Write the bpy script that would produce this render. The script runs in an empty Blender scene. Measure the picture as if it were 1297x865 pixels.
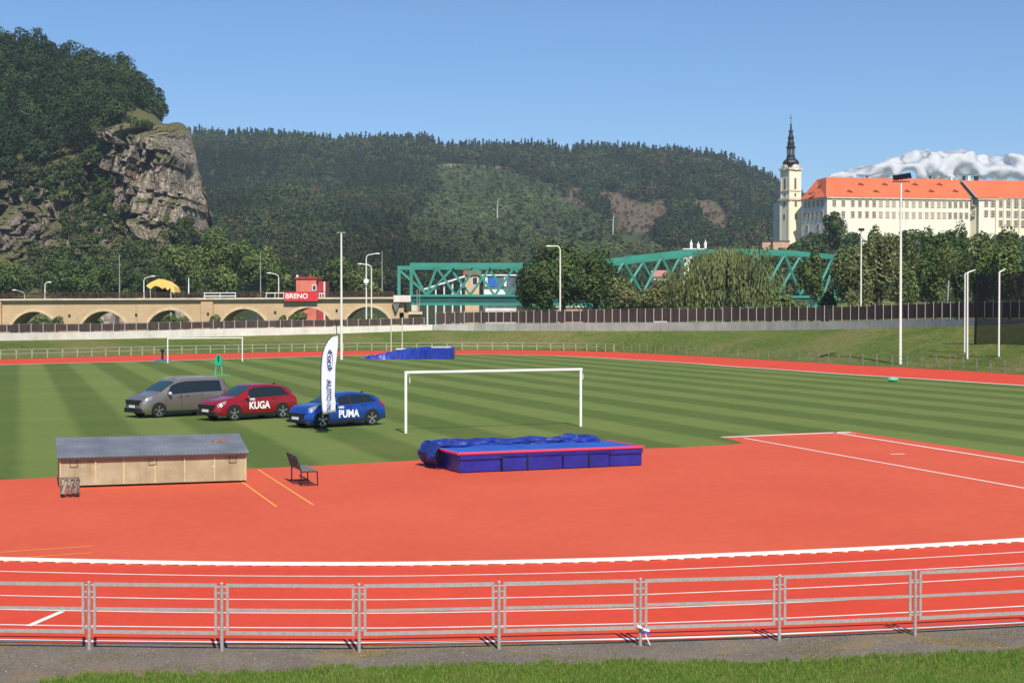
import bpy, bmesh, math, random
import numpy as np
from mathutils import Vector, Matrix, noise

R = math.radians
rnd = random.Random(7)
sc = bpy.context.scene
col = sc.collection

# ------------------------------------------------------------------ camera
F, CX, CY, H = 1950.0, 648.5, 432.5, 4.85
PITCH = math.atan(32.5 / F)
cam = bpy.data.objects.new('camera', bpy.data.cameras.new('camera'))
col.objects.link(cam)
cam.location = (0, 0, H)
cam.rotation_euler = (math.pi / 2 - PITCH, 0, 0)
cam.data.sensor_width = 36
cam.data.lens = 36 * F / 1297
cam.data.clip_start = 0.5
cam.data.clip_end = 40000
sc.camera = cam

# ------------------------------------------------------------------ sky, sun, exposure
SUN_EL, SUN_AZ = R(48), R(15)            # sun behind the camera, 15 degrees to its right
sd = Vector((math.sin(SUN_AZ) * math.cos(SUN_EL), -math.cos(SUN_AZ) * math.cos(SUN_EL), math.sin(SUN_EL)))
world = bpy.data.worlds.new('World')
sc.world = world
world.use_nodes = True
wn, wl = world.node_tree.nodes, world.node_tree.links
bg = wn['Background']
sky = wn.new('ShaderNodeTexSky')
sky.sky_type = 'NISHITA'
sky.sun_disc = False
sky.sun_elevation = SUN_EL
sky.sun_rotation = math.atan2(sd.x, sd.y)
sky.altitude = 100
sky.air_density = 1.0
sky.dust_density = 0.0
sky.ozone_density = 10.0
wl.new(sky.outputs[0], bg.inputs['Color'])
bg.inputs['Strength'].default_value = 0.096
sun = bpy.data.objects.new('sun', bpy.data.lights.new('sun', 'SUN'))
col.objects.link(sun)
sun.data.energy = 4.9
sun.data.angle = R(0.5)
sun.data.color = (1.0, 0.93, 0.80)
sun.rotation_euler = sd.to_track_quat('Z', 'Y').to_euler()
sun.location = (20, -40, 60)
vs = sc.view_settings
vs.view_transform = 'Standard'
vs.look = 'None'
vs.exposure = 0.3
vs.gamma = 1
vs.use_curve_mapping = False
sc.cycles.max_bounces = 6
sc.cycles.volume_bounces = 0

# ------------------------------------------------------------------ measuring helpers (pixels of the photo to world points)
_cp, _sp = math.cos(PITCH), math.sin(PITCH)
def ray(px, py):
    x, y = (px - CX) / F, (CY - py) / F
    return Vector((x, _cp + y * _sp, -_sp + y * _cp))
def G(px, py, z=0.0):
    d = ray(px, py); t = (z - H) / d.z
    return Vector((d.x * t, d.y * t, z))
def P(px, py, Y):
    d = ray(px, py); t = Y / d.y
    return Vector((d.x * t, Y, H + d.z * t))
def lerp(a, b, t): return a + (b - a) * t
def interp(x, tab, k=1):
    if x <= tab[0][0]: return tab[0][k]
    for a, b in zip(tab, tab[1:]):
        if x <= b[0]: return lerp(a[k], b[k], (x - a[0]) / (b[0] - a[0]))
    return tab[-1][k]
def smooth(x, tab, k=1):
    xs = [t[0] for t in tab]; n = len(tab)
    if x <= xs[0]: return tab[0][k]
    if x >= xs[-1]: return tab[-1][k]
    i = max(j for j in range(n) if xs[j] <= x); i = min(i, n - 2)
    p1, p2 = tab[i][k], tab[i + 1][k]
    p0 = tab[max(i - 1, 0)][k]; p3 = tab[min(i + 2, n - 1)][k]
    x0 = xs[max(i - 1, 0)]; x3 = xs[min(i + 2, n - 1)]
    h = xs[i + 1] - xs[i]
    m1 = (p2 - p0) / max(xs[i + 1] - x0, 1e-6) * h
    m2 = (p3 - p1) / max(x3 - xs[i], 1e-6) * h
    t = (x - xs[i]) / h
    return (2*t**3-3*t*t+1)*p1 + (t**3-2*t*t+t)*m1 + (-2*t**3+3*t*t)*p2 + (t**3-t*t)*m2
def catmull(pts, sub=8, closed=False):
    n = len(pts); out = []
    for i in range(n if closed else n - 1):
        g = lambda j: pts[j % n] if closed else pts[min(max(j, 0), n - 1)]
        a, b, c, d = g(i-1), g(i), g(i+1), g(i+2)
        for s in range(sub):
            t = s / sub
            out.append(0.5 * ((2*b) + (c-a)*t + (2*a-5*b+4*c-d)*t*t + (3*b-a-3*c+d)*t**3))
    if not closed: out.append(pts[-1].copy())
    return out

# ------------------------------------------------------------------ materials
MATS = {}
def lin(r, g, b):
    f = lambda c: (c/255/12.92) if c/255 <= .04045 else ((c/255+.055)/1.055)**2.4
    return (f(r), f(g), f(b))
def mat(name, c, rough=0.6, metal=0.0, spec=0.4, var=0.0, scale=1.0, bump=0.0, bscale=None, c2=None, coat=0.0, detail=6):
    if name in MATS: return MATS[name]
    m = bpy.data.materials.new(name); m.use_nodes = True
    n, l = m.node_tree.nodes, m.node_tree.links
    b = n['Principled BSDF']
    b.inputs['Roughness'].default_value = rough
    b.inputs['Metallic'].default_value = metal
    b.inputs['Specular IOR Level'].default_value = spec
    b.inputs['Coat Weight'].default_value = coat
    b.inputs['Base Color'].default_value = (*c, 1)
    if var > 0 or c2:
        tc = n.new('ShaderNodeTexCoord')
        t = n.new('ShaderNodeTexNoise'); t.inputs['Scale'].default_value = scale; t.inputs['Detail'].default_value = detail
        l.new(tc.outputs['Object'], t.inputs['Vector'])
        r = n.new('ShaderNodeValToRGB')
        a = c2 if c2 else tuple(x * (1 - var) for x in c)
        d = c if c2 else tuple(min(1, x * (1 + var)) for x in c)
        r.color_ramp.elements[0].position = .35; r.color_ramp.elements[0].color = (*a, 1)
        r.color_ramp.elements[1].position = .65; r.color_ramp.elements[1].color = (*d, 1)
        l.new(t.outputs['Fac'], r.inputs['Fac']); l.new(r.outputs['Color'], b.inputs['Base Color'])
    if bump > 0:
        tc2 = n.new('ShaderNodeTexCoord')
        t2 = n.new('ShaderNodeTexNoise'); t2.inputs['Scale'].default_value = bscale or scale * 4; t2.inputs['Detail'].default_value = 8
        l.new(tc2.outputs['Object'], t2.inputs['Vector'])
        bp = n.new('ShaderNodeBump'); bp.inputs['Strength'].default_value = 1; bp.inputs['Distance'].default_value = bump
        l.new(t2.outputs['Fac'], bp.inputs['Height']); l.new(bp.outputs['Normal'], b.inputs['Normal'])
    MATS[name] = m
    return m

class NT:
    """small helper to write node graphs"""
    def __init__(s, m): s.n, s.l = m.node_tree.nodes, m.node_tree.links; s.b = s.n['Principled BSDF']
    def obj(s): return s.n.new('ShaderNodeTexCoord').outputs['Object']
    def noise(s, vec, scale, detail=5, rough=.55, dist=0):
        t = s.n.new('ShaderNodeTexNoise'); t.inputs['Scale'].default_value = scale; t.inputs['Detail'].default_value = detail
        t.inputs['Roughness'].default_value = rough; t.inputs['Distortion'].default_value = dist
        s.l.new(vec, t.inputs['Vector']); return t.outputs['Fac']
    def ramp(s, fac, stops):
        r = s.n.new('ShaderNodeValToRGB'); e = r.color_ramp.elements
        while len(e) < len(stops): e.new(.5)
        for k, (p, c) in enumerate(stops):
            e[k].position = p; e[k].color = (*c, 1) if not isinstance(c, float) else (c, c, c, 1)
        s.l.new(fac, r.inputs['Fac']); return r.outputs['Color']
    def mix(s, fac, a, b, mode='MIX'):
        m = s.n.new('ShaderNodeMix'); m.data_type = 'RGBA'; m.blend_type = mode
        for sock, v in ((m.inputs['Factor'], fac), (m.inputs[6], a), (m.inputs[7], b)):
            if isinstance(v, (int, float)): sock.default_value = v
            elif isinstance(v, tuple): sock.default_value = (*v, 1)
            else: s.l.new(v, sock)
        return m.outputs[2]
    def math(s, op, a, b=None, c=None):
        m = s.n.new('ShaderNodeMath'); m.operation = op
        for k, v in enumerate((a, b, c)):
            if v is None: continue
            if isinstance(v, (int, float)): m.inputs[k].default_value = v
            else: s.l.new(v, m.inputs[k])
        return m.outputs[0]
    def mapping(s, vec, scale=(1,1,1), rot=(0,0,0), loc=(0,0,0)):
        m = s.n.new('ShaderNodeMapping'); m.inputs['Scale'].default_value = scale; m.inputs['Rotation'].default_value = rot
        m.inputs['Location'].default_value = loc
        s.l.new(vec, m.inputs['Vector']); return m.outputs[0]
    def xyz(s, vec):
        m = s.n.new('ShaderNodeSeparateXYZ'); s.l.new(vec, m.inputs[0]); return m.outputs
    def color(s, c): s.l.new(c, s.b.inputs['Base Color'])
    def bump(s, h, dist):
        bp = s.n.new('ShaderNodeBump'); bp.inputs['Distance'].default_value = dist
        s.l.new(h, bp.inputs['Height']); s.l.new(bp.outputs[0], s.b.inputs['Normal'])
def newmat(name, rough=.8, spec=.2):
    m = bpy.data.materials.new(name); m.use_nodes = True
    t = NT(m); t.b.inputs['Roughness'].default_value = rough; t.b.inputs['Specular IOR Level'].default_value = spec
    MATS[name] = m
    return m, t

# running track: red rubber with faint mottling and worn paler blotches
TRACK, t = newmat('red_rubber', .85, .25)
v = t.obj()
a = t.noise(v, .18, 4); b_ = t.noise(v, 2.2, 5); c_ = t.noise(v, 60, 3)
k = t.ramp(a, [(.35, (.54, .078, .034)), (.65, (.60, .100, .046))])
k = t.mix(.16, k, t.ramp(b_, [(.35, (.38, .05, .026)), (.7, (.68, .135, .068))]))
k = t.mix(.25, k, t.ramp(c_, [(.3, (.38, .045, .022)), (.7, (.68, .14, .070))]))
t.color(k); t.bump(c_, .004)
LANE, t = newmat('bright_red_rubber', .85, .25)
v = t.obj()
a = t.noise(v, .25, 4); b_ = t.noise(v, 3, 5); c_ = t.noise(v, 70, 3)
k = t.ramp(a, [(.35, (.56, .050, .021)), (.65, (.61, .062, .027))])
k = t.mix(.15, k, t.ramp(b_, [(.35, (.38, .035, .018)), (.7, (.68, .09, .04))]))
k = t.mix(.22, k, t.ramp(c_, [(.3, (.38, .03, .016)), (.7, (.70, .09, .04))]))
t.color(k); t.bump(c_, .004)
# striped pitch
AX = Vector((-.305, .952, 0)).normalized()
PR = Vector((AX.y, -AX.x, 0))
PITCHM, t = newmat('mown_grass', .9, .15)
v = t.obj()
d = t.n.new('ShaderNodeVectorMath'); d.operation = 'DOT_PRODUCT'; d.inputs[1].default_value = PR
t.l.new(v, d.inputs[0])
wob = t.noise(v, .35, 3)
s_ = t.math('ADD', d.outputs['Value'], t.math('MULTIPLY', t.math('SUBTRACT', wob, .5), .5))
sn = t.math('SINE', t.math('MULTIPLY', s_, 2 * math.pi / 4.7))
st = t.math('SMOOTH_MIN', t.math('MAXIMUM', t.math('ADD', t.math('MULTIPLY', sn, 1.6), .5), 0.0), 1.0, .2)
k = t.mix(st, (.062, .100, .015), (.165, .225, .055))
k = t.mix(.30, k, t.ramp(t.noise(v, .12, 6), [(.32, (.062, .105, .018)), (.5, (.115, .145, .032)), (.66, (.22, .185, .06))]))
k = t.mix(.20, k, t.ramp(t.noise(v, 1.1, 6), [(.3, (.055, .10, .018)), (.7, (.15, .20, .055))]))
gr = t.noise(t.mapping(v, (1, 1, 1)), 14, 6, .7)
k = t.mix(.25, k, t.ramp(gr, [(.3, (.045, .075, .012)), (.7, (.17, .22, .065))]))
t.color(k); t.bump(gr, .03)
def grassmat(name, cols, s1=.25, s2=3, s3=25, bumpd=.05):
    m, t = newmat(name, .95, .1)
    v = t.obj()
    k = t.ramp(t.noise(v, s1, 6, .6), [(.38, cols[0]), (.5, cols[1]), (.60, cols[2])])
    k = t.mix(.28, k, t.ramp(t.noise(v, s2, 6, .65), [(.35, cols[0]), (.65, cols[3])]))
    g = t.noise(v, s3, 6, .7)
    k = t.mix(.4, k, t.ramp(g, [(.35, tuple(x * .45 for x in cols[0])), (.65, tuple(x * 1.3 for x in cols[3]))]))
    t.color(k); t.bump(g, bumpd)
    return m
BANK = grassmat('bank_grass', [(.070, .130, .020), (.130, .190, .040), (.27, .22, .095), (.20, .225, .06)], .07, .5, 1.6, .6)
NEARG = grassmat('verge_grass', [(.06, .13, .014), (.10, .18, .024), (.17, .18, .045), (.14, .21, .035)], .6, 4, 40, .03)
EARTH = grassmat('meadow', [(.05, .08, .02), (.08, .11, .03), (.11, .12, .045), (.10, .13, .04)], .01, .1, .8, .3)
GRAVEL, t = newmat('gravel', .95, .15)
v = t.obj()
k = t.ramp(t.noise(v, .9, 5), [(.35, (.130, .108, .088)), (.6, (.185, .155, .125)), (.78, (.23, .18, .11))])
vo = t.n.new('ShaderNodeTexVoronoi'); vo.inputs['Scale'].default_value = 38; t.l.new(v, vo.inputs['Vector'])
k = t.mix(.5, k, t.ramp(vo.outputs['Color'], [(.1, (.085, .072, .060)), (.55, (.165, .138, .115)), (.97, (.30, .27, .235))]))
k = t.mix(t.ramp(t.noise(v, .55, 6, .7), [(.53, 0.0), (.66, .60)]), k, (.27, .185, .06))
t.color(k); t.bump(vo.outputs['Distance'], .012)

WHITE = mat('white_line_paint', (.74, .72, .68), .7, var=.08, scale=3)
YELLOW = mat('orange_line_paint', (.85, .36, .07), .7, var=.1, scale=4)
GALV = mat('galvanised_steel', (.43, .385, .36), .5, .3, .5, var=.12, scale=22)
GALV2 = mat('weathered_grey_steel', (.30, .32, .28), .6, .2, .4, var=.2, scale=3)
POSTB = mat('brown_post_paint', (.16, .15, .13), .7, var=.2, scale=3)
WHITEP = mat('white_paint', (.78, .78, .72), .45, var=.05, scale=2)
CREAMP = mat('cream_pole_paint', (.74, .74, .67), .5, var=.02, scale=.6)
DARK = mat('dark_metal', (.02, .02, .024), .5, .3)
TEAL = mat('teal_bridge_paint', (.042, .245, .185), .5, var=.14, scale=.25)
TEALD = mat('dark_teal_steel', (.010, .085, .078), .55, var=.2, scale=.4)  # darker teal for girder webs, deck, cross bracing and far girder
CONC, t = newmat('pale_concrete', .9, .2)
v = t.obj()
k = t.ramp(t.noise(v, .5, 6), [(.3, (.40, .385, .345)), (.7, (.56, .55, .50))])
k = t.mix(t.ramp(t.noise(t.mapping(v, (2.2, 2.2, .25)), 1.0, 6, .7), [(.52, 0.0), (.72, .5)]), k, (.22, .21, .18))
t.color(k)
CONCW, t = newmat('whitish_concrete', .9, .2)
v = t.obj()
k = t.ramp(t.noise(v, .5, 6), [(.3, (.62, .57, .50)), (.7, (.78, .74, .68))])
k = t.mix(t.ramp(t.noise(t.mapping(v, (1.2, 1.2, .3)), 1.0, 6, .7), [(.5, 0.0), (.75, .4)]), k, (.42, .36, .30))
t.color(k)
SAND, t = newmat('sandstone', .9, .2)
v = t.obj()
br = t.n.new('ShaderNodeTexBrick'); br.inputs['Scale'].default_value = 1
br.inputs['Brick Width'].default_value = 1.1; br.inputs['Row Height'].default_value = .45; br.inputs['Mortar Size'].default_value = .02
br.inputs['Color1'].default_value = (.56, .40, .23, 1); br.inputs['Color2'].default_value = (.47, .34, .20, 1); br.inputs['Mortar'].default_value = (.30, .23, .15, 1)
t.l.new(t.mapping(v, rot=(R(90), 0, 0)), br.inputs['Vector'])
k = t.mix(.45, br.outputs['Color'], t.ramp(t.noise(v, .25, 6), [(.3, (.44, .31, .18)), (.7, (.64, .47, .29))]))
k = t.mix(t.ramp(t.noise(t.mapping(v, (1.3, 1.3, .25)), .5, 6, .7), [(.58, 0.0), (.75, .6)]), k, (.20, .145, .09))
t.color(k)
LEDGE = mat('pale_sandstone_ledge', (.62, .52, .38), .9, var=.12, scale=.6)
PLANK, t = newmat('dark_brown_planks', .85, .15)
v = t.obj()
k = t.ramp(t.noise(t.mapping(v, (7, 7, .15)), 1, 3), [(.35, (.050, .034, .030)), (.65, (.105, .075, .066))])
t.color(k)

# ------------------------------------------------------------------ mesh builder and tagging
class MB:
    def __init__(s): s.v, s.f, s.m, s.cur = [], [], [], 0
    def add(s, vs_, fs):
        o = len(s.v); s.v += [tuple(p) for p in vs_]
        for f in fs: s.f.append(tuple(i + o for i in f)); s.m.append(s.cur)
        return s
    def box(s, c, d, rz=0.0):
        hx, hy, hz = d[0]/2, d[1]/2, d[2]/2; cs, sn = math.cos(rz), math.sin(rz)
        vs_ = []
        for z in (-hz, hz):
            for x, y in ((-hx,-hy),(hx,-hy),(hx,hy),(-hx,hy)):
                vs_.append((c[0]+x*cs-y*sn, c[1]+x*sn+y*cs, c[2]+z))
        return s.add(vs_, [(0,3,2,1),(4,5,6,7),(0,1,5,4),(1,2,6,5),(2,3,7,6),(3,0,4,7)])
    def beam(s, p0, p1, w, h, up=(0,0,1)):
        p0, p1 = Vector(p0), Vector(p1); d = (p1-p0).normalized(); u = Vector(up)
        if abs(d.dot(u)) > .99: u = Vector((0,1,0))
        r = d.cross(u).normalized()*w/2; q = r.cross(d).normalized()*h/2
        vs_ = [p+a for p in (p0,p1) for a in (-r-q, r-q, r+q, -r+q)]
        return s.add(vs_, [(0,1,2,3),(7,6,5,4),(0,4,5,1),(1,5,6,2),(2,6,7,3),(3,7,4,0)])
    def cyl(s, p0, p1, r0, r1=None, n=10, caps=True):
        if r1 is None: r1 = r0
        p0, p1 = Vector(p0), Vector(p1); d = (p1-p0).normalized()
        u = d.orthogonal().normalized(); w = d.cross(u); vs_ = []
        for p, r in ((p0,r0),(p1,r1)):
            for k in range(n):
                a = 2*math.pi*k/n; vs_.append(p + (u*math.cos(a)+w*math.sin(a))*r)
        fs = [(k,(k+1)%n,n+(k+1)%n,n+k) for k in range(n)]
        if caps: fs += [tuple(range(n-1,-1,-1)), tuple(range(n,2*n))]
        return s.add(vs_, fs)
    def tube(s, pts, r, n=8):
        for a, b in zip(pts, pts[1:]): s.cyl(a, b, r, r, n)
        return s
    def lathe(s, c, prof, n=16, rot=0):
        vs_ = [(c[0]+r*math.cos(2*math.pi*k/n+rot), c[1]+r*math.sin(2*math.pi*k/n+rot), c[2]+z) for r, z in prof for k in range(n)]
        fs = [(j*n+k, j*n+(k+1)%n, (j+1)*n+(k+1)%n, (j+1)*n+k) for j in range(len(prof)-1) for k in range(n)]
        fs += [tuple(range(n-1,-1,-1)), tuple(range((len(prof)-1)*n, len(prof)*n))]
        return s.add(vs_, fs)
    def poly(s, pts): return s.add(pts, [tuple(range(len(pts)))])
    def prism(s, pts, vec):
        n = len(pts); vec = Vector(vec); a = [Vector(p) for p in pts]
        return s.add(a + [p+vec for p in a], [tuple(range(n-1,-1,-1)), tuple(range(n,2*n))] + [(k,(k+1)%n,n+(k+1)%n,n+k) for k in range(n)])
    def grid(s, rows, closed=False):
        m = len(rows[0]); fs = []
        for j in range(len(rows)-1):
            for k in range(m if closed else m-1):
                k2 = (k+1) % m; fs.append((j*m+k, j*m+k2, (j+1)*m+k2, (j+1)*m+k))
        return s.add([p for r in rows for p in r], fs)
    def strip(s, A, B): return s.grid([A, B])
    def build(s, name, mt, parent=None, world=False, smooth=False, loc=None, rotz=0):
        vs_ = s.v
        o = Vector((0,0,0))
        if world and parent is not None:
            r = parent
            while r.parent: r = r.parent
            o = r.location.copy()
        elif loc is not None and world: o = Vector(loc)
        if o.length > 0: vs_ = [(p[0]-o.x, p[1]-o.y, p[2]-o.z) for p in vs_]
        me = bpy.data.meshes.new(name); me.from_pydata(vs_, [], s.f)
        for q in (mt if isinstance(mt, (list, tuple)) else [mt]): me.materials.append(q)
        if any(s.m): me.polygons.foreach_set('material_index', s.m)
        if smooth: me.polygons.foreach_set('use_smooth', [True]*len(s.f))
        me.update()
        if smooth: me.set_sharp_from_angle(angle=R(42))
        ob = bpy.data.objects.new(name, me); col.objects.link(ob)
        if parent is not None: ob.parent = parent
        elif loc is not None: ob.location = loc
        ob.rotation_euler = (0,0,rotz)
        return ob
def tag(o, label=None, cat=None, group=None, kind=None):
    if label: o['label'] = label
    if cat: o['category'] = cat
    if group: o['group'] = group
    if kind: o['kind'] = kind
    return o
def thing(name, label, cat, loc=(0,0,0), rotz=0, group=None):
    o = bpy.data.objects.new(name, None); col.objects.link(o); o.empty_display_size = .3
    o.location = loc; o.rotation_euler = (0,0,rotz)
    return tag(o, label, cat, group)
def struct(mb, name, mt, **k): return tag(mb.build(name, mt, **k), kind='structure')
def copy_tree(o, parent=None):
    c = o.copy(); col.objects.link(c)
    if parent: c.parent = parent
    for ch in o.children: copy_tree(ch, c)
    return c
def text_mesh(body, size, depth=.004, bold=.0):
    cu = bpy.data.curves.new('t', 'FONT'); cu.body = body; cu.size = size; cu.extrude = depth; cu.offset = bold
    cu.align_x = 'CENTER'; cu.align_y = 'CENTER'
    ob = bpy.data.objects.new('t', cu); col.objects.link(ob)
    bpy.context.view_layer.update()
    me = bpy.data.meshes.new_from_object(ob)
    bpy.data.objects.remove(ob); bpy.data.curves.remove(cu)
    return me
def place_text(body, size, mt, M, parent, name='lettering', depth=.004, bold=0.0):
    me = text_mesh(body, size, depth, bold); me.transform(M); me.materials.clear(); me.materials.append(mt)
    me.name = name
    ob = bpy.data.objects.new(name, me); col.objects.link(ob)
    if parent: ob.parent = parent
    return ob

# ------------------------------------------------------------------ ground, pitch, track
gb = MB()
S = 12000; n = 24
gb.grid([[(-S + 2*S*i/n, -2000 + (S+2000)*j/n, 0) for i in range(n+1)] for j in range(n+1)])
struct(gb, 'ground', EARTH)

CURB = [(-150,704.5),(-50,708.8),(0,710.5),(100,713),(200,715.2),(300,716.6),(400,717),(500,716.8),(600,715.3),(700,713.2),(800,710.4),(900,706.2),(1000,702),(1100,697.3),(1200,691.8),(1297,686),(1400,679)]
OUTE = [(-150,809),(-50,812),(0,813.1),(140,814.8),(300,816),(430,816.4),(500,816.6),(630,814.4),(810,811.3),(930,807.8),(1000,805),(1158,797.6),(1297,790.4),(1400,784)]
near_in = [G(px, smooth(px, CURB)) for px in range(-150, 1401, 25)]
near_out = [G(px, smooth(px, OUTE)) for px in range(-150, 1401, 25)]
FIN = [(-60,465),(0,462.3),(100,459.6),(200,457.2),(330,453.6),(450,450.2),(575,448.8),(660,449.6),(739,452),(800,455.6),(877,460.2),(930,464.4),(1000,469),(1080,474.7),(1155,479.2),(1200,482),(1297,488.4),(1400,495)]
FOUT = [(-60,457),(0,455.2),(150,451),(200,449.3),(330,446.6),(450,444.3),(575,443.6),(660,443.6),(739,444.7),(800,447),(877,451),(930,454),(1000,457.6),(1080,462.6),(1155,466.2),(1200,468.7),(1297,475),(1400,481)]
far_in = [G(px, smooth(px, FIN)) for px in range(1400, -61, -20)]
far_out = [G(px, smooth(px, FOUT)) for px in range(1400, -61, -20)]
r_in = catmull([near_in[-1], Vector((19.5,41,0)), Vector((27,50,0)), Vector((33.5,62,0)), Vector((37.5,76,0)), far_in[0]], 8)[1:-1]
l_in = catmull([far_in[-1], Vector((-55.5,140,0)), Vector((-52,112,0)), Vector((-44,80,0)), Vector((-38,58,0)), Vector((-27,39,0)), near_in[0]], 8)[1:-1]
r_out = catmull([near_out[-1], Vector((24,34.5,0)), Vector((34,45,0)), Vector((43,59,0)), Vector((47.5,76,0)), far_out[0]], 8)[1:-1]
l_out = catmull([far_out[-1], Vector((-66,148,0)), Vector((-60,112,0)), Vector((-51,80,0)), Vector((-44,54,0)), Vector((-31,34,0)), near_out[0]], 8)[1:-1]
loop_in = near_in + r_in + far_in + l_in
loop_out = near_out + r_out + far_out + l_out
def zed(p, z): return Vector((p[0], p[1], z))
mb = MB(); mb.poly([zed(p, .004) for p in loop_in])
struct(mb, 'pitch', PITCHM)
mb = MB(); mb.strip([zed(p, .008) for p in loop_in] + [zed(loop_in[0], .008)], [zed(p, .008) for p in loop_out] + [zed(loop_out[0], .008)])
struct(mb, 'running_track', LANE)
# the red D behind the near kerb
dtop = [(1400,593.2),(1297,578.6),(1077,546.6),(990,549.5),(913,553.6),(930,558),(941,561.2),(925,563.6),(860,566.8),(810,568.4),(540,582.6),(430,588.6),(314,594),(75,604.5),(0,608),(-80,611)]
dpoly = [zed(p, .010) for p in near_in if True] + [zed(G(px, py), .010) for px, py in dtop]
mb = MB(); mb.poly(dpoly)
struct(mb, 'high_jump_apron', TRACK)

def lineq(mb, a, b, w, z):
    a, b = zed(a, z), zed(b, z); d = (b-a).normalized(); q = Vector((-d.y, d.x, 0))*w/2
    mb.poly([a-q, b-q, b+q, a+q])
def ribbon(mb, pts, w, z):
    L, Rr = [], []
    for i, p in enumerate(pts):
        d = (pts[min(i+1, len(pts)-1)] - pts[max(i-1, 0)]).normalized(); q = Vector((-d.y, d.x, 0))*w/2
        L.append(zed(p-q, z)); Rr.append(zed(p+q, z))
    mb.strip(L, Rr)
mb = MB()
for k_ in range(1, 6):
    ribbon(mb, [lerp(a, b, k_/6) for a, b in zip(near_in, near_out)], .068, .013)
ribbon(mb, [lerp(a, b, .985) for a, b in zip(near_in, near_out)], .12, .013)
FW = [G(px, smooth(px, FIN)) for px in range(1400, -61, -20)]
ribbon(mb, [p - (p.normalized()) * .0 for p in FW], .42, .013)
lineq(mb, G(942,555), G(1300,619), .11, .015); lineq(mb, G(914,554), G(1077,547.5), .3, .015); lineq(mb, G(1055,547.8), G(1300,586.5), .15, .015)
lineq(mb, G(1128,575.5), G(1146,575.2), .16, .015); lineq(mb, G(36,793.5), G(79,775), .11, .016)
lineq(mb, G(1056,549.5), G(1084,549), .10, .016)
struct(mb, 'white_markings', WHITE)
mb = MB()
lineq(mb, G(303,608), G(350,642), .055, .015); lineq(mb, G(327,595), G(397,640), .055, .015)
lineq(mb, G(-60,704), G(118,692), .055, .015); lineq(mb, G(-60,713), G(118,700.5), .055, .015)
struct(mb, 'orange_markings', YELLOW)

# raised white kerb on small feet
mb = MB()
kp = catmull([near_in[i] for i in range(0, len(near_in), 2)], 6)
for a, b in zip(kp, kp[1:]):
    mb.beam(zed(a, .052), zed(b, .052), .10, .056)
dist = 0
for a, b in zip(kp, kp[1:]):
    L = (b-a).length; 
    while dist < L:
        p = lerp(a, b, dist/L); mb.box((p.x, p.y, .016), (.24, .07, .030)); dist += .36
    dist -= L
tag(mb.build('track_kerb', WHITEP), 'long low white raised kerb curving along the inside of the near lanes', 'kerb')

# ------------------------------------------------------------------ near path and verge
GEDGE = [(-200,905),(-50,885),(40,868),(90,861),(231,856),(385,851),(500,848),(600,844),(760,842),(930,841),(1100,835),(1297,826),(1450,818)]
mb = MB()
pa = [zed(p, -.0) for p in near_out]
pin = [zed(G(px, smooth(px, OUTE)+.3), .004) for px in range(-150, 1401, 25)]
pout = [zed(G(px, smooth(px, GEDGE)+8), .004) for px in range(-150, 1401, 25)]
pout2 = [zed(G(px, 1250), .004) for px in range(-150, 1401, 25)]
mb.strip([zed(p, .002) for p in pin], [zed(p, .002) for p in pout]); mb.strip([zed(p, .002) for p in pout], [zed(p, .002) for p in pout2])
struct(mb, 'path', GRAVEL)
mb = MB()
v1 = [zed(G(px, smooth(px, GEDGE)), .012) for px in range(-150, 1401, 25)]
v2 = [zed(G(px, 1100), .03) for px in range(-150, 1401, 25)]
mb.strip(v1, v2)
struct(mb, 'verge', NEARG)

def nmesh(name, verts, nv, mt, tint=None, parent=None, loc=None):
    """numpy verts (M*nv,3) -> mesh of M separate nv-gons"""
    me = bpy.data.meshes.new(name); M = len(verts)//nv
    if loc is not None: verts = verts - np.array(loc)
    me.vertices.add(len(verts)); me.vertices.foreach_set('co', verts.astype(np.float32).ravel())
    me.loops.add(len(verts)); me.loops.foreach_set('vertex_index', np.arange(len(verts), dtype=np.int32))
    me.polygons.add(M); me.polygons.foreach_set('loop_start', np.arange(0, M*nv, nv, dtype=np.int32))
    if tint is not None:
        at = me.color_attributes.new('tint', 'FLOAT_COLOR', 'POINT')
        tt = np.ones((len(verts), 4), np.float32); tt[:, :3] = np.repeat(tint, nv, axis=0)
        at.data.foreach_set('color', tt.ravel())
    me.materials.append(mt); me.update(calc_edges=True); me.validate()
    ob = bpy.data.objects.new(name, me); col.objects.link(ob)
    if parent is not None: ob.parent = parent
    elif loc is not None: ob.location = loc
    return ob
def leafmat(name, transl=.25, rough=.7):
    m = bpy.data.materials.new(name); m.use_nodes = True; n_, l_ = m.node_tree.nodes, m.node_tree.links
    b = n_['Principled BSDF']; b.inputs['Roughness'].default_value = rough; b.inputs['Specular IOR Level'].default_value = .15
    at = n_.new('ShaderNodeAttribute'); at.attribute_name = 'tint'
    l_.new(at.outputs['Color'], b.inputs['Base Color'])
    if transl > 0:
        tr = n_.new('ShaderNodeBsdfTranslucent'); mx = n_.new('ShaderNodeMixShader'); mx.inputs[0].default_value = transl
        l_.new(at.outputs['Color'], tr.inputs['Color'])
        l_.new(b.outputs[0], mx.inputs[1]); l_.new(tr.outputs[0], mx.inputs[2]); l_.new(mx.outputs[0], n_['Material Output'].inputs['Surface'])
    return m
LEAF = leafmat('leaves'); LEAFD = leafmat('distant_leaves', .0, .9); BLADE = leafmat('grass_blades', .2)
rng = np.random.default_rng(5)

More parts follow.
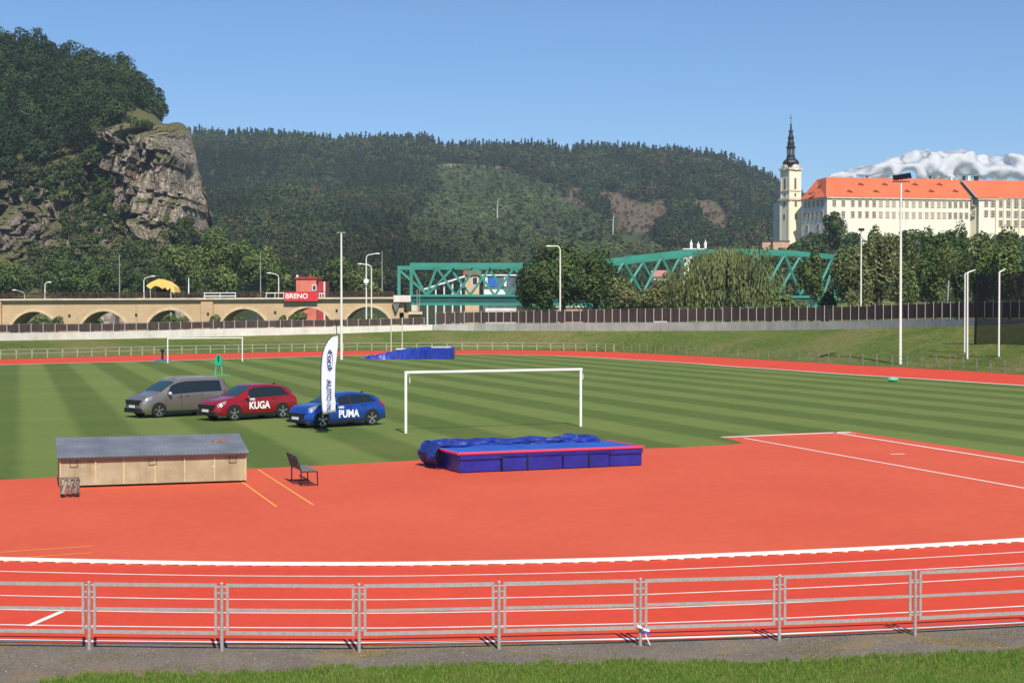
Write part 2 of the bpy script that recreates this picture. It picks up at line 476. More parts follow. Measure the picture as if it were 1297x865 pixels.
# blades of the near verge
def blades(N, wmin, wmax, zh, fn_pt, cols):
    pts = np.array([fn_pt() for _ in range(N)])
    h = rng.uniform(.5, 1, N) * zh; a = rng.uniform(0, 2*np.pi, N); w = rng.uniform(wmin, wmax, N)
    dx, dy = np.cos(a)*w/2, np.sin(a)*w/2
    lx, ly = rng.normal(0, .35, N)*h, rng.normal(0, .35, N)*h
    V = np.zeros((N, 3, 3))
    V[:, 0] = pts + np.stack([-dx, -dy, 0*h], 1); V[:, 1] = pts + np.stack([dx, dy, 0*h], 1)
    V[:, 2] = pts + np.stack([lx, ly, h], 1)
    c = np.array(cols); i = rng.integers(0, len(c), N)
    T = c[i] * rng.uniform(.7, 1.25, (N, 1))
    return V.reshape(-1, 3), T
def vpt():
    while True:
        px = rnd.uniform(-60, 1380); py = smooth(px, GEDGE) + abs(rnd.gauss(0, 1)) * 20 - 3 + 9*noise.noise((px*.013, 3, 0)) + 6*noise.noise((px*.06, 9, 0)) + 4*noise.noise((px*.3, 19, 0))
        if py < 905 and py > smooth(px, GEDGE) - 7: break
    p = G(px, py); return (p.x, p.y, .0)
V, T = blades(60000, .006, .014, .075, vpt, [(.10, .22, .022), (.15, .27, .036), (.20, .26, .055), (.07, .16, .018), (.28, .27, .09)])
tag(nmesh('grass', V, 3, BLADE, T), 'short green grass of the verge along the bottom edge', 'grass', kind='stuff')
def wpt():
    while True:
        px = rnd.uniform(-60, 1380); a, b = smooth(px, OUTE), smooth(px, GEDGE); py = rnd.uniform(a+8, b)
        p = G(px, py)
        if noise.noise((p.x*.8, p.y*1.6, 0)) > .22: return (p.x, p.y, .002)
V, T = blades(5000, .005, .010, .035, wpt, [(.22, .20, .06), (.28, .20, .06), (.13, .15, .04)])
tag(nmesh('dry_weeds', V, 3, BLADE, T), 'thin dry yellowish weeds scattered on the gravel path', 'weeds', kind='stuff')
# loose stones
mb = MB()
for _ in range(420):
    px = rnd.uniform(-40, 1340); py = rnd.uniform(smooth(px, OUTE)+3, smooth(px, GEDGE)+2); p = G(px, py); r = rnd.uniform(.005, .013)
    mb.lathe((p.x, p.y, 0), [(r*.8, 0), (r, r*.5), (r*.5, r*.95)], 5, rnd.uniform(0, 6))
tag(mb.build('loose_stones', mat('pale_stone', (.30, .27, .23), .9, var=.35, scale=7)), 'loose pale pebbles lying on the gravel path', 'pebbles', kind='stuff')

# ------------------------------------------------------------------ embankment and flood wall
WALL = [ # px, Y, wall base y, wall top y
 (-160,178,435,424),(0,190,431.6,422),(150,205,429.4,419.8),(300,220,425.8,415.9),(430,230,422.6,413.8),(548,238,418,411.2),
 (600,236,419,409.7),(780,216,419.3,408.7),(930,200,419,407.8),(1077,182,417,407),(1180,168,414.6,404.4),(1297,152,409.6,404.4),(1420,140,406.5,403)]
pxs = list(range(-160, 1421, 20))
wb_ = [P(px, interp(px, WALL, 2), interp(px, WALL, 1)) for px in pxs]
wt_ = [P(px, interp(px, WALL, 3), interp(px, WALL, 1)) for px in pxs]
rows = []
for j in range(13):
    t_ = j/12; row = []
    for px, w in zip(pxs, wb_):
        a = G(px, smooth(px, FOUT) - .0); a = a + Vector((a.x, a.y, 0)).normalized()*.6
        t2 = t_
        s_c = 0 if t_ < .12 else ((t_-.12)/.88)
        prof = s_c**.85 if s_c > 0 else 0
        p = lerp(Vector((a.x, a.y, .006)), Vector((w.x, w.y, 0)), t2)
        nz = (noise.noise((p.x*.12, p.y*.12, 1))*.35 + noise.noise((p.x*.5, p.y*.5, 4))*.12) * math.sin(math.pi*t_)
        row.append((p.x, p.y, .006 + max(0, w.z*prof + nz*min(1, w.z)) if t_ > 0 else .006))
    rows.append(row)
mb = MB(); mb.grid(rows)
back = [(p.x*1.0, p.y + 1.2, p.z) for p in wb_]
mb.grid([[(p.x, p.y+.0, p.z) for p in wb_], back, [(p.x*1.03, p.y + 9, .5) for p in wb_]])
struct(mb, 'embankment', BANK, smooth=True)

def wallpiece(a, b, name, mt, label):
    idx = [i for i, px in enumerate(pxs) if a <= px <= b]
    A = [wb_[i] for i in idx]; B = [wt_[i] for i in idx]
    if a > 0: A.insert(0, P(a, interp(a, WALL, 2), interp(a, WALL, 1))); B.insert(0, P(a, interp(a, WALL, 3), interp(a, WALL, 1)))
    if b < 1400: A.append(P(b, interp(b, WALL, 2), interp(b, WALL, 1))); B.append(P(b, interp(b, WALL, 3), interp(b, WALL, 1)))
    A = [Vector((p.x, p.y, p.z-.4)) for p in A]
    f = lambda L, d: [Vector((p.x, p.y+d, p.z)) for p in L]
    mb = MB(); mb.grid([A, B, f(B, .35), f(A, .35)])
    k1 = A[0]; k2 = B[0]
    mb.poly([A[0], B[0], f(B, .35)[0], f(A, .35)[0]]); mb.poly([A[-1], f(A, .35)[-1], f(B, .35)[-1], B[-1]])
    return tag(mb.build(name, mt), label, 'wall')
wallpiece(-160, 548, 'concrete_wall', CONCW, 'long whitish low concrete wall on the grass bank, below the stone viaduct')
wallpiece(549, 1420, 'concrete_wall', CONC, 'long grey stained concrete wall on the grass bank, under the tall brown fence')

def along(pts, step):
    out = []; acc = 0
    for a, b in zip(pts, pts[1:]):
        L = (b-a).length
        while acc <= L: out.append(lerp(a, b, acc/L)); acc += step
        acc -= L
    return out
# lower fence with brown plank panels (left) and taller one (right)
def plankfence(a, b, hgt, step, label, gap):
    base = [P(px, interp(px, WALL, 3), interp(px, WALL, 1)) + Vector((0, .12, .0)) for px in range(a, b+1, 4)]
    t0 = thing('board_fence', label, 'fence', base[0])
    posts = along(base, step)
    for p in posts:
        mb = MB(); mb.box((p.x, p.y-.05, p.z+hgt/2+.02), (.11, .09, hgt+.04)); mb.build('fence_post', GALV, t0, world=True)
    mb = MB(); mb2 = MB(); mb3 = MB()
    for p, q in zip(posts, posts[1:]):
        u = Vector((0,0,1))
        mb.beam(p+u*(gap+(hgt-gap)*.47), q+u*(gap+(hgt-gap)*.47), .05, (hgt-gap)*.88)
        mb2.beam(p+u*(hgt-.02), q+u*(hgt-.02), .07, .05); mb3.beam(p+u*(gap*.6), q+u*(gap*.6), .05, .04)
    mb.build('plank_panels', PLANK, t0, world=True); mb2.build('rail', POSTB, t0, world=True); mb3.build('rail', POSTB, t0, world=True)
    return t0
plankfence(-156, 546, 1.1, 1.85, 'low brown board fence on the whitish wall in front of the stone viaduct', .12)
t0 = plankfence(552, 1416, 1.88, 1.55, 'tall dark brown board fence with pale posts on the grey concrete wall', .1)

# ------------------------------------------------------------------ fences around the far side of the track
def railfence(a, b, label, hgt, step, pm, rails, rr, off, wide=.10):
    base = []
    for px in range(a, b+1, 5):
        p = G(px, smooth(px, FOUT)); d = Vector((p.x, p.y, 0)).normalized(); base.append(p + d*off)
    t0 = thing('rail_fence', label, 'fence', base[0])
    posts = along(base, step)
    for p in posts:
        mb = MB(); mb.box((p.x, p.y, p.z+hgt/2), (wide, wide, hgt)); mb.build('fence_post', pm, t0, world=True)
    for z in rails:
        mb = MB()
        for p, q in zip(posts, posts[1:]): mb.cyl(p+Vector((0,-.04,z)), q+Vector((0,-.04,z)), rr, rr, 6)
        mb.build('rail', pm, t0, world=True)
    return posts
FENCEG = mat('greenish_grey_fence', (.33, .35, .27), .6, .1, .3, var=.15, scale=3)
railfence(-60, 782, 'long greenish grey rail fence with two rails along the far bend of the track', 1.05, 2.15, FENCEG, (1.02, .55), .045, 1.2, .13)
FENCEB = mat('dull_grey_post', (.20, .20, .17), .7, .1, .3, var=.25, scale=3)
railfence(790, 1390, 'thin wire fence on dark grey posts along the far straight at right', 1.1, 2.2, FENCEB, (1.02, .6, .2), .012, .9, .11)

# ------------------------------------------------------------------ near steel fence
FB = [(-70,820),(0,821),(113,822.4),(281,824.4),(455,825.6),(632,821.8),(811,817.2),(987,811.6),(1160,804.6),(1340,795),(1450,788)]
posts_px = [-60, 113, 281, 455, 632, 811, 987, 1159, 1334]
fp = []
for px in posts_px: fp.append(G(px, smooth(px, FB)))
t0 = thing('steel_fence', 'waist high galvanised tube fence with framed panels in the foreground', 'fence', fp[3])
FH = .985
for p in fp:
    mb = MB(); mb.cyl((p.x, p.y, -.02), (p.x, p.y, FH), .026, .026, 10); mb.cyl((p.x, p.y, FH), (p.x, p.y, FH+.012), .03, .02, 10)
    mb.build('fence_post', GALV, t0, world=True, smooth=False)
for p, q in zip(fp, fp[1:]):
    d = (q-p).normalized(); a, b = p + d*.085, q - d*.085; u = Vector((0,0,1)); back_ = Vector((-d.y, d.x, 0))
    mb = MB()
    for z in (FH-.03, .60, .265): mb.beam(a+u*z, b+u*z, .035, .048 if z != .60 else .038)
    for e in (a, b): mb.beam(e+u*.24, e+u*(FH-.005), .036, .036)
    for z in (FH-.14, .32):
        mb.beam(p+u*z, a+u*z, .014, .02); mb.beam(b+u*z, q+u*z, .014, .02)
    mb.build('fence_panel', GALV, t0, world=True)
# barrier tape remnant on the sixth post
mb = MB(); mb.cur = 0
o = G(811, 817.2)
pts = [o + Vector((-.05, -.04, .30)), o + Vector((.02, -.06, .27)), o + Vector((.07, -.05, .19)), o + Vector((.10, -.05, .11)), o + Vector((.14, -.03, .02))]
for i, (a, b) in enumerate(zip(pts, pts[1:])):
    mb.cur = 1 if i == 1 else 0
    mb.beam(a, b, .012, .055, up=(0, 1, .2))
for s_ in (0, 1):
    mb.cur = s_
    mb.beam(o + Vector((.03, -.06, .26-.05*s_)), o + Vector((.13, -.06, .23-.05*s_)), .01, .03)
tag(mb.build('barrier_tape', [mat('white_plastic', (.85,.85,.88), .4), mat('blue_plastic', (.03,.12,.5), .4)]), 'torn white and blue barrier tape tied low to a post of the front fence', 'tape')

# ------------------------------------------------------------------ goals
def goal(pl, pr, top_l, bracket, label, thick=.12):
    d = (pr-pl); L = d.length; ang = math.atan2(d.y, d.x)
    g = thing('football_goal', label, 'goal', pl, ang, 'football goals')
    for x in (0, L):
        mb = MB(); mb.cyl((x, 0, -.01), (x, 0, top_l-.001), thick/2, n=12); mb.build('post', WHITEP, g)
    mb = MB(); mb.cyl((-thick/2, 0, top_l), (L+thick/2, 0, top_l), thick/2+.003, n=12); mb.build('crossbar', WHITEP, g)
    if bracket:
        for x, s_ in ((0, 1), (L, 1)):
            mb = MB(); mb.tube([Vector((x, .05, top_l-.10)), Vector((x+.25*s_, .35, top_l-.10)), Vector((x+.38*s_, .5, top_l-.2)), Vector((x+.42*s_, .55, top_l-.45))], .028)
            mb.build('net_bracket', WHITEP, g)
    return g
goal(G(514,548.6), G(735.5,540.2), 2.50, True, 'white football goal frame without net, standing behind the blue high jump mat')
goal(G(212.5,459.8), G(307,457.8), 2.50, False, 'small looking white goal frame at the far end of the pitch, beyond the grey van', .13)

# ------------------------------------------------------------------ cars
GLASS = mat('dark_car_glass', (.012, .018, .022), .06, 0, .8)
GLASSF = mat('windscreen_glass', (.02, .05, .055), .05, 0, .9)
TYRE = mat('tyre_rubber', (.015, .015, .016), .85)
RIM = mat('alloy_rim', (.55, .55, .56), .3, .8)
BLKP = mat('black_plastic', (.012, .012, .013), .6)
PLATE = mat('number_plate', (.75, .75, .75), .5)
LAMPG = mat('headlamp_glass', (.30, .32, .34), .10, .3, .9)
REDL = mat('tail_lamp', (.45, .01, .01), .2)
DECAL = mat('white_decal', (.85, .85, .85), .5)
def make_wheel(car, x, y, r, side, dark_spokes):
    w = MB(); hw = .115
    w.v = []; prof = [(r-.10, -hw), (r-.02, -hw), (r, -hw+.03), (r, hw-.03), (r-.02, hw), (r-.10, hw), (r-.10, -hw)]
    n_ = 24; rows_ = []
    for k_ in range(n_):
        a = 2*math.pi*k_/n_; rows_.append([(x+q[0]*math.cos(a), y+q[1], r+q[0]*math.sin(a)) for q in prof])
    rows_.append(rows_[0]); w.grid(rows_)
    ty = w.build('tyre', TYRE, car, smooth=False)
    rm = MB(); rm.cur = 0
    s_ = side
    rm.cyl((x, y-hw*.6, r), (x, y+hw*.6, r), r-.105, n=20)
    rm.cur = 1
    for k_ in range(5):
        a = 2*math.pi*k_/5 + .3
        for da in (-.14, .14):
            p0 = Vector((x + .04*math.cos(a), y+s_*hw*.72, r+.04*math.sin(a))); p1 = Vector((x+(r-.10)*math.cos(a+da), y+s_*hw*.86, r+(r-.10)*math.sin(a+da)))
            rm.beam(p0, p1, .028, .045, up=(0, 1, 0))
    rm.cyl((x, y+s_*hw*.6, r), (x, y+s_*hw*.95, r), .06, n=12)
    for k_ in range(20):
        a0, a1 = 2*math.pi*k_/20, 2*math.pi*(k_+1)/20; q = r-.105
        rm.beam((x+q*math.cos(a0), y+s_*hw*.8, r+q*math.sin(a0)), (x+q*math.cos(a1), y+s_*hw*.8, r+q*math.sin(a1)), .05, .022, up=(0, 1, 0))
    rm.build('rim', [BLKP, RIM], ty)
def make_car(name, label, loc, heading, sp):
    """local x forward, left side +y; the origin is the middle of the wheelbase"""
    car = thing(name, label, 'van' if sp.get('van') else 'car', loc, heading, 'cars parked on the pitch')
    paint = sp['paint']; st_ = sp['st']; fo = sp['front']                      # st: x back from the nose, bottom, waist, top, half width low, half width top
    keys = lambda x: [smooth(x, st_, k_) for k_ in range(1, 6)]
    xe = st_[-1][0]
    def sect(x):
        zb, zw, zt, wl, wt = keys(x); zt = max(zt, zw+.01)
        return [(wl*.90, zb), (wl*.985, zb+.10), (wl, lerp(zb, zw, .45)), (wl*.985, lerp(zb, zw, .85)), (wl*.965, zw), (lerp(wl*.965, wt, .96), lerp(zw, zt, .86)), (wt-.05, lerp(zw, zt, .965)), (wt*.6, zt), (0, zt+.012)]
    def S(x, t_, off=0.0, side=1):
        s_ = sect(x); i = min(int(t_), len(s_)-2); f_ = t_-i
        a, b = s_[i], s_[i+1]; y, z = lerp(a[0], b[0], f_), lerp(a[1], b[1], f_)
        dy, dz = b[0]-a[0], b[1]-a[1]; L = math.hypot(dy, dz) or 1
        y += off*dz/L if L else 0; z += -off*dy/L
        return Vector((fo - x, side*y, z))
    n_ = 44
    body = MB(); rows_ = []
    for i in range(n_+1):
        x = xe*i/n_; s_ = sect(x)
        ring = [Vector((fo-x, y, z)) for y, z in s_] + [Vector((fo-x, -y, z)) for y, z in reversed(s_[:-1])]
        rows_.append(ring)
    body.grid(rows_, closed=True)
    body.poly(rows_[0][::-1]); body.poly(rows_[-1])
    bo = body.build('body', paint, car, smooth=True)
    try:
        me = bo.data; me.set_sharp_from_angle(angle=R(38))
    except Exception: pass
    wbs, tr = sp['wb'], sp['tr']
    # arches, sills
    for x in (wbs/2, -wbs/2):
        for s_ in (1, -1):
            a_ = MB(); r_ = sp['wr']+.055; y0 = sp['w']/2
            pts_ = [Vector((x+r_*math.cos(q), s_*(y0-.03), max(.19, sp['wr']+r_*math.sin(q)))) for q in [k_*2*math.pi/28 for k_ in range(28)]]
            a_.prism(pts_, (0, s_*.038, 0)); a_.build('wheel_arch', BLKP, car)
            make_wheel(car, x, s_*(y0-.10), sp['wr'], s_, True)
    sl = MB()
    for s_ in (1, -1): sl.beam((wbs/2-.42, s_*(sp['w']/2-.03), .255), (-wbs/2+.42, s_*(sp['w']/2-.03), .255), .07, .11)
    sl.build('sill', BLKP, car)
    # side glass
    def patch(x0, x1, t0_, t1_, off, side, nx=8, nt=3, skew0=0, skew1=0):
        rows2 = []
        for j in range(nt+1):
            tt = lerp(t0_, t1_, j/nt); a, b = x0+skew0*j/nt, x1+skew1*j/nt
            rows2.append([S(lerp(a, b, i/nx), tt, off, side) for i in range(nx+1)])
        m_ = MB(); m_.grid(rows2); return m_
    for s_ in (1, -1):
        a0, a1 = sp['side'][0], sp['side'][-1]
        patch(a0[0]-.03, a1[1]+.04, 4.03, 4.93, .006, s_, 14, 3, a0[2], a1[3]).build('window_surround', BLKP, car, smooth=True)
        for (x0, x1, k0, k1) in sp['side']:
            patch(x0, x1, 4.08, 4.90, .012, s_, 8, 3, k0, k1).build('side_window', GLASS, car, smooth=True)
    def acro(x0, x1, off, t_edge, nx=6):
        rows2 = []
        for j in range(nx+1):
            x = lerp(x0, x1, j/nx); L = [S(x, lerp(t_edge, 8, q/5), off, 1) for q in range(6)]; Rr = [Vector((p.x, -p.y, p.z)) for p in reversed(L[:-1])]
            rows2.append(L+Rr)
        m_ = MB(); m_.grid(rows2); return m_
    acro(*sp['ws'], .014, 5.3).build('windscreen', GLASSF, car, smooth=True)
    acro(*sp['rw'], .014, 5.2).build('rear_window', GLASS, car, smooth=True)
    # nose: grille, lower intake, plate, lamps
    w = sp['w']/2; gz0, gz1, lz0, lz1 = sp['grille']
    g_ = MB(); g_.prism([Vector((fo+.03, -.72*w, gz1)), Vector((fo+.045, -.60*w, gz0)), Vector((fo+.045, .60*w, gz0)), Vector((fo+.03, .72*w, gz1))], (-.16, 0, 0)); g_.build('grille', BLKP, car)
    g_ = MB(); g_.prism([Vector((fo+.03, -.80*w, lz1)), Vector((fo+.03, -.86*w, lz0)), Vector((fo+.03, .86*w, lz0)), Vector((fo+.03, .80*w, lz1))], (-.2, 0, 0)); g_.build('lower_intake', BLKP, car)
    pz = sp['platez']; g_ = MB(); g_.box((fo+.058, 0, pz), (.02, .52, .12)); g_.build('number_plate', PLATE, car)
    for s_ in (1, -1):
        x0, x1, q0, q1 = sp['lamp']
        patch(x0, x1, q0, q1, .014, s_, 5, 2, .02, .12).build('headlight', LAMPG, car, smooth=True)
        patch(xe-.34, xe-.03, 3.2, 4.1, .014, s_, 4, 2, 0, -.05).build('tail_light', REDL, car, smooth=True)
        mx = sp['mirror']; p = S(mx, 4.0, 0, s_)
        m_ = MB(); m_.lathe((p.x, p.y+s_*.12, p.z+.0), [(.03, 0), (.085, .03), (.10, .09), (.07, .15), (.02, .17)], 10); m_.box((p.x, p.y+s_*.03, p.z+.03), (.05, .14, .03))
        m_.build('mirror', sp.get('mirrorm', paint), car, smooth=True)
        # door seams and handles
        m_ = MB()
        for xd in sp['seams']:
            for t_a, t_b in ((.9, 2), (2, 3), (3, 4)):
                a, b = S(xd, t_a, .004, s_), S(xd, t_b, .004, s_); m_.beam(a, b, .012, .006, up=(0, 1, 0))
        m_.build('door_seams', BLKP, car)
        for xh in sp['handles']:
            a, b = S(xh, 3.25, .02, s_), S(xh+.18, 3.25, .02, s_); m_ = MB(); m_.beam(a, b, .025, .03); m_.build('door_handle', paint, car)
    if sp.get('rails'):
        for s_ in (1, -1):
            m_ = MB(); r0, r1 = sp['rails']; m_.tube([S(lerp(r0, r1, q/6), 6.3, .05, s_) for q in range(7)], .018, 6); m_.build('roof_rail', sp.get('railm', BLKP), car)
    if sp.get('fin'):
        p = S(sp['fin'], 8, .0); m_ = MB(); m_.prism([p+Vector((.1, -.02, 0)), p+Vector((-.07, -.02, 0)), p+Vector((-.05, -.02, .09))], (0, .04, 0)); m_.build('antenna', BLKP, car)
    ms = MB(); zb, zw, zt, wl, wt = keys(xe-.02); ms.box((fo-xe-.01, 0, .42), (.06, 1.5, .26)); ms.build('rear_bumper', BLKP, car)
    if sp.get('text'):
        tx, xc, zc, sz = sp['text']
        for s_ in (1, -1):
            M = Matrix.Translation((fo-xc, s_*(w+.012), zc)) @ Matrix(((-s_,0,0,0),(0,0,s_,0),(0,1,0,0),(0,0,0,1))) @ Matrix.Diagonal((1.0, 1.12, 1, 1))
            place_text(tx, sz, DECAL, M, car, 'door_lettering', .003, .011)
            M2 = Matrix.Translation((fo-xc+.42, s_*(w+.008), zc+.30)) @ Matrix(((-s_,0,0,0),(0,0,s_,0),(0,1,0,0),(0,0,0,1)))
            place_text(sp['text2'], .13, DECAL, M2, car, 'small_lettering', .003, .006)
    return car
def carpaint(name, c, metal=.35):
    return mat(name, c, .28, metal, .5, coat=.7)
REDP = carpaint('red_car_paint', (.34, .008, .014)); BLUEP = carpaint('blue_car_paint', (.010, .065, .36)); GREYP = carpaint('grey_brown_car_paint', (.235, .21, .18), .5)
suv = [(0,.30,.50,.66,.68,.60),(.10,.24,.60,.82,.80,.66),(.35,.22,.76,.94,.89,.74),(.8,.22,.86,1.03,.93,.78),(1.15,.22,.93,1.08,.94,.76),(1.35,.22,.97,1.20,.94,.70),(2.05,.22,1.00,1.57,.94,.62),(2.5,.22,1.02,1.635,.94,.62),(3.2,.22,1.05,1.62,.94,.60),(3.85,.22,1.09,1.54,.93,.58),(4.15,.24,1.10,1.42,.92,.58),(4.42,.28,1.02,1.14,.89,.66),(4.55,.34,.78,.92,.84,.68)]
kuga = dict(paint=REDP, st=suv, front=2.275, wb=2.71, tr=1.6, w=1.88, wr=.35, grille=(.50,.74,.24,.42), platez=.47,
    side=[(1.62,2.42,.28,.02),(2.50,3.22,.0,.0),(3.28,3.98,.0,-.22)], ws=(1.24,2.0), rw=(3.98,4.40), lamp=(.10,.44,3.8,4.7), mirror=1.62,
    seams=(1.50,2.46,3.30), handles=(2.20,3.05), fin=3.75, text=('KUGA', 2.30, .66, .42), text2='FORD')
small = [(0,.30,.48,.62,.62,.52),(.10,.24,.58,.80,.76,.62),(.30,.20,.72,.92,.86,.72),(.7,.20,.82,1.00,.90,.76),(1.02,.20,.88,1.03,.90,.74),(1.2,.20,.91,1.12,.90,.68),(1.85,.20,.95,1.42,.90,.60),(2.3,.20,.97,1.49,.90,.60),(2.9,.20,1.01,1.47,.90,.58),(3.5,.20,1.05,1.38,.90,.56),(3.78,.22,1.05,1.27,.88,.56),(4.02,.26,.96,1.06,.85,.62),(4.14,.34,.76,.88,.80,.62)]
puma = dict(paint=BLUEP, st=small, front=2.07, wb=2.59, tr=1.56, w=1.80, wr=.34, grille=(.40,.64,.22,.34), platez=.42,
    side=[(1.45,2.22,.28,.02),(2.30,3.00,.0,.0),(3.06,3.58,.0,-.22)], ws=(1.10,1.82), rw=(3.62,4.0), lamp=(.16,.52,4.2,5.1), mirror=1.45,
    seams=(1.36,2.26,3.02), handles=(2.02,2.80), fin=3.4, text=('PUMA', 2.12, .56, .40), text2='FORD')
vanst = [(0,.30,.52,.70,.70,.62),(.10,.24,.66,.86,.82,.70),(.35,.22,.86,1.02,.89,.78),(.75,.22,.95,1.13,.91,.80),(1.0,.22,1.0,1.20,.92,.78),(1.15,.22,1.03,1.30,.92,.76),(1.75,.22,1.08,1.66,.92,.70),(2.2,.22,1.10,1.80,.92,.70),(3.0,.22,1.13,1.83,.92,.70),(4.2,.22,1.15,1.82,.92,.70),(4.58,.22,1.15,1.77,.91,.70),(4.74,.26,1.10,1.45,.90,.74),(4.82,.32,.95,1.15,.88,.76)]
van = dict(van=True, paint=GREYP, st=vanst, front=2.40, wb=3.06, tr=1.6, w=1.84, wr=.34, grille=(.62,.84,.24,.46), platez=.54,
    side=[(1.32,2.05,.30,.05),(2.14,3.20,.02,.0),(3.32,4.36,.02,-.04)], ws=(1.06,1.80), rw=(4.60,4.76), lamp=(.08,.46,3.6,4.7), mirror=1.42, mirrorm=mat('silver_mirror', (.6,.6,.58), .3, .4),
    seams=(1.25,2.10,3.25), handles=(1.95,2.35), rails=(2.0,4.3), railm=GALV, text=None)
def heading_for(th): return math.atan2(-math.sin(R(th)), -math.cos(R(th)))
def park(fw, th, sp, name, label):
    h = heading_for(th); c, s_ = math.cos(h), math.sin(h)
    lx, ly = sp['wb']/2, sp['w']/2 - .02
    o = fw - Vector((c*lx - s_*ly, s_*lx + c*ly, 0))
    return make_car(name, label, (o.x, o.y, .005), h, sp)
park(G(201.5, 529.2), 44, van, 'grey_van', 'grey brown people carrier van parked on the pitch, leftmost of the three cars')
park(G(296.8, 533.0), 44, kuga, 'red_car', 'glossy red sport utility car with KUGA on its doors, parked between van and blue car')
park(G(408.5, 542.2), 40, puma, 'blue_car', 'small blue crossover car with PUMA on its doors, parked behind the white flag')

# ------------------------------------------------------------------ feather flag
FL = G(407.5, 547.5)
fl = thing('feather_flag', 'tall white feather shaped advertising flag with a blue oval and AUTO IN lettering', 'flag', FL)
fs = FL.y / F            # metres per pixel here
def fp_(px, py): return Vector(((px-407.5)*fs, 0, (547.5-py)*fs))
left = [(408.8,525),(407.3,505),(407,485),(407.3,465),(408.6,450),(411.5,440),(416,432),(421,427),(427.5,424.5)]
right = [(424.8,522),(425.2,510),(424,500),(424.6,485),(425,465),(427,450),(428,438),(428.2,430),(427.8,425)]
mb = MB(); rows_ = []
for j in range(25):
    t_ = j/24*8; i = min(int(t_), 7); f_ = t_-i
    a = lerp(fp_(*left[i]), fp_(*left[i+1]), f_); b = lerp(fp_(*right[i]), fp_(*right[i+1]), f_)
    rows_.append([lerp(a, b, k_/8) + Vector((0, .05*math.sin(k_/8*3.1+j*.25)*(k_/8), 0)) for k_ in range(9)])
mb.grid(rows_); o = mb.build('flag_cloth', mat('white_flag_cloth', (.72, .72, .80), .8, var=.05, scale=2), fl, smooth=True)
so = o.modifiers.new('thick', 'SOLIDIFY'); so.thickness = .006
mb = MB(); mb.tube([Vector((-.02, .02, 0)), fp_(407.6,525)] + [fp_(px-.5, py) + Vector((0, .02, 0)) for px, py in left] + [fp_(426.5,416), fp_(425.6,404)], .018, 8)
mb.build('mast', DARK, fl)
mb = MB(); mb.box((0, .03, .03), (.5, .10, .05)); mb.box((0, .03, .03), (.10, .5, .051)); mb.build('foot', DARK, fl)
NAVY = mat('navy_print', (.03, .07, .22), .7)
# blue ring emblem: an oval standing upright with a script inside
mb = MB(); c0 = fp_(418.2, 456); n_ = 36; A_, B_ = 3.7*fs, 13.5*fs
oy = -.055
outer = [Vector((c0.x+A_*math.cos(2*math.pi*k_/n_), oy, c0.z+B_*math.sin(2*math.pi*k_/n_))) for k_ in range(n_+1)]
inner = [Vector((c0.x+A_*.80*math.cos(2*math.pi*k_/n_), oy, c0.z+B_*.92*math.sin(2*math.pi*k_/n_))) for k_ in range(n_+1)]
mb.strip(outer, inner); mb.build('emblem_ring', NAVY, fl)
Mr = Matrix(((0,1,0,0),(0,0,-1,0),(-1,0,0,0),(0,0,0,1)))        # text runs down the flag, facing the camera
place_text('Ford', .46, NAVY, Matrix.Translation((c0.x-.0, oy, c0.z)) @ Mr @ Matrix.Diagonal((.85, .55, 1, 1)), fl, 'emblem_script', .002, .010)
c1 = fp_(416.6, 500)
place_text('AUTO IN', .34, NAVY, Matrix.Translation((c1.x, -.06, c1.z)) @ Mr @ Matrix.Diagonal((.93, .8, 1, 1)), fl, 'lettering', .002, .004)

# ------------------------------------------------------------------ equipment shed
ang = math.atan2(PR.y, PR.x); so_ = G(75.5, 618.8)
sh = thing('equipment_shed', 'long low beige storage box with a sloping grey corrugated lid beside the pitch', 'storage box', so_, ang)
SHED, t = newmat('stained_beige_board', .85, .2)
v = t.obj(); k = t.ramp(t.noise(v, 1.6, 6, .65), [(.3, (.29, .25, .145)), (.7, (.43, .38, .25))])
k = t.mix(t.ramp(t.noise(t.mapping(v, (3, 3, .6)), 1.3, 5), [(.5, 0.0), (.8, .45)]), k, (.18, .14, .08))
k = t.mix(t.ramp(t.noise(v, 9, 2, .4), [(.69, 0.0), (.73, .8)]), k, (.68, .62, .46))
t.color(k)
ROOFG, t = newmat('grey_corrugated_sheet', .5, .4)
v = t.obj(); k = t.ramp(t.noise(v, 1.2, 5), [(.3, (.15, .16, .185)), (.7, (.25, .26, .285))]); t.color(k); t.b.inputs['Metallic'].default_value = .25
W, D_, hf, hb = 5.22, 1.95, .88, 1.22
mb = MB()
mb.prism([Vector((0,0,.07)), Vector((0,0,hf)), Vector((0,D_,hb)), Vector((0,D_,.07))], (W,0,0)); mb.build('body', SHED, sh)
for x in (0.02, .98, 1.75, 2.62, 3.45, 4.3, W-.02):
    mb = MB(); mb.box((x, -.012, (hf+.07)/2), (.035, .025, hf-.09)); mb.build('batten', mat('pale_batten', (.52, .44, .26), .8, var=.15, scale=5), sh)
mb = MB(); rows_ = []
nn = 210
r0, r1, r2, r3 = [], [], [], []
for i in range(nn+1):
    x = -.06 + (W+.12)*i/nn; w_ = .014*math.sin(2*math.pi*i/4)
    r0.append((x, -.12, hf+.03+w_)); r1.append((x, D_+.1, hb+.06+w_)); r2.append((x, D_+.1, hb+.02+w_)); r3.append((x, -.12, hf-.005+w_))
mb.grid([r0, r1, r2, r3, r0]); rf = mb.build('lid', ROOFG, sh)
mb = MB(); mb.beam((-.05, -.10, hf-.03), (W+.05, -.10, hf-.03), .03, .06); mb.build('lid_edge', mat('dark_lid_trim', (.05,.05,.055), .6), sh)
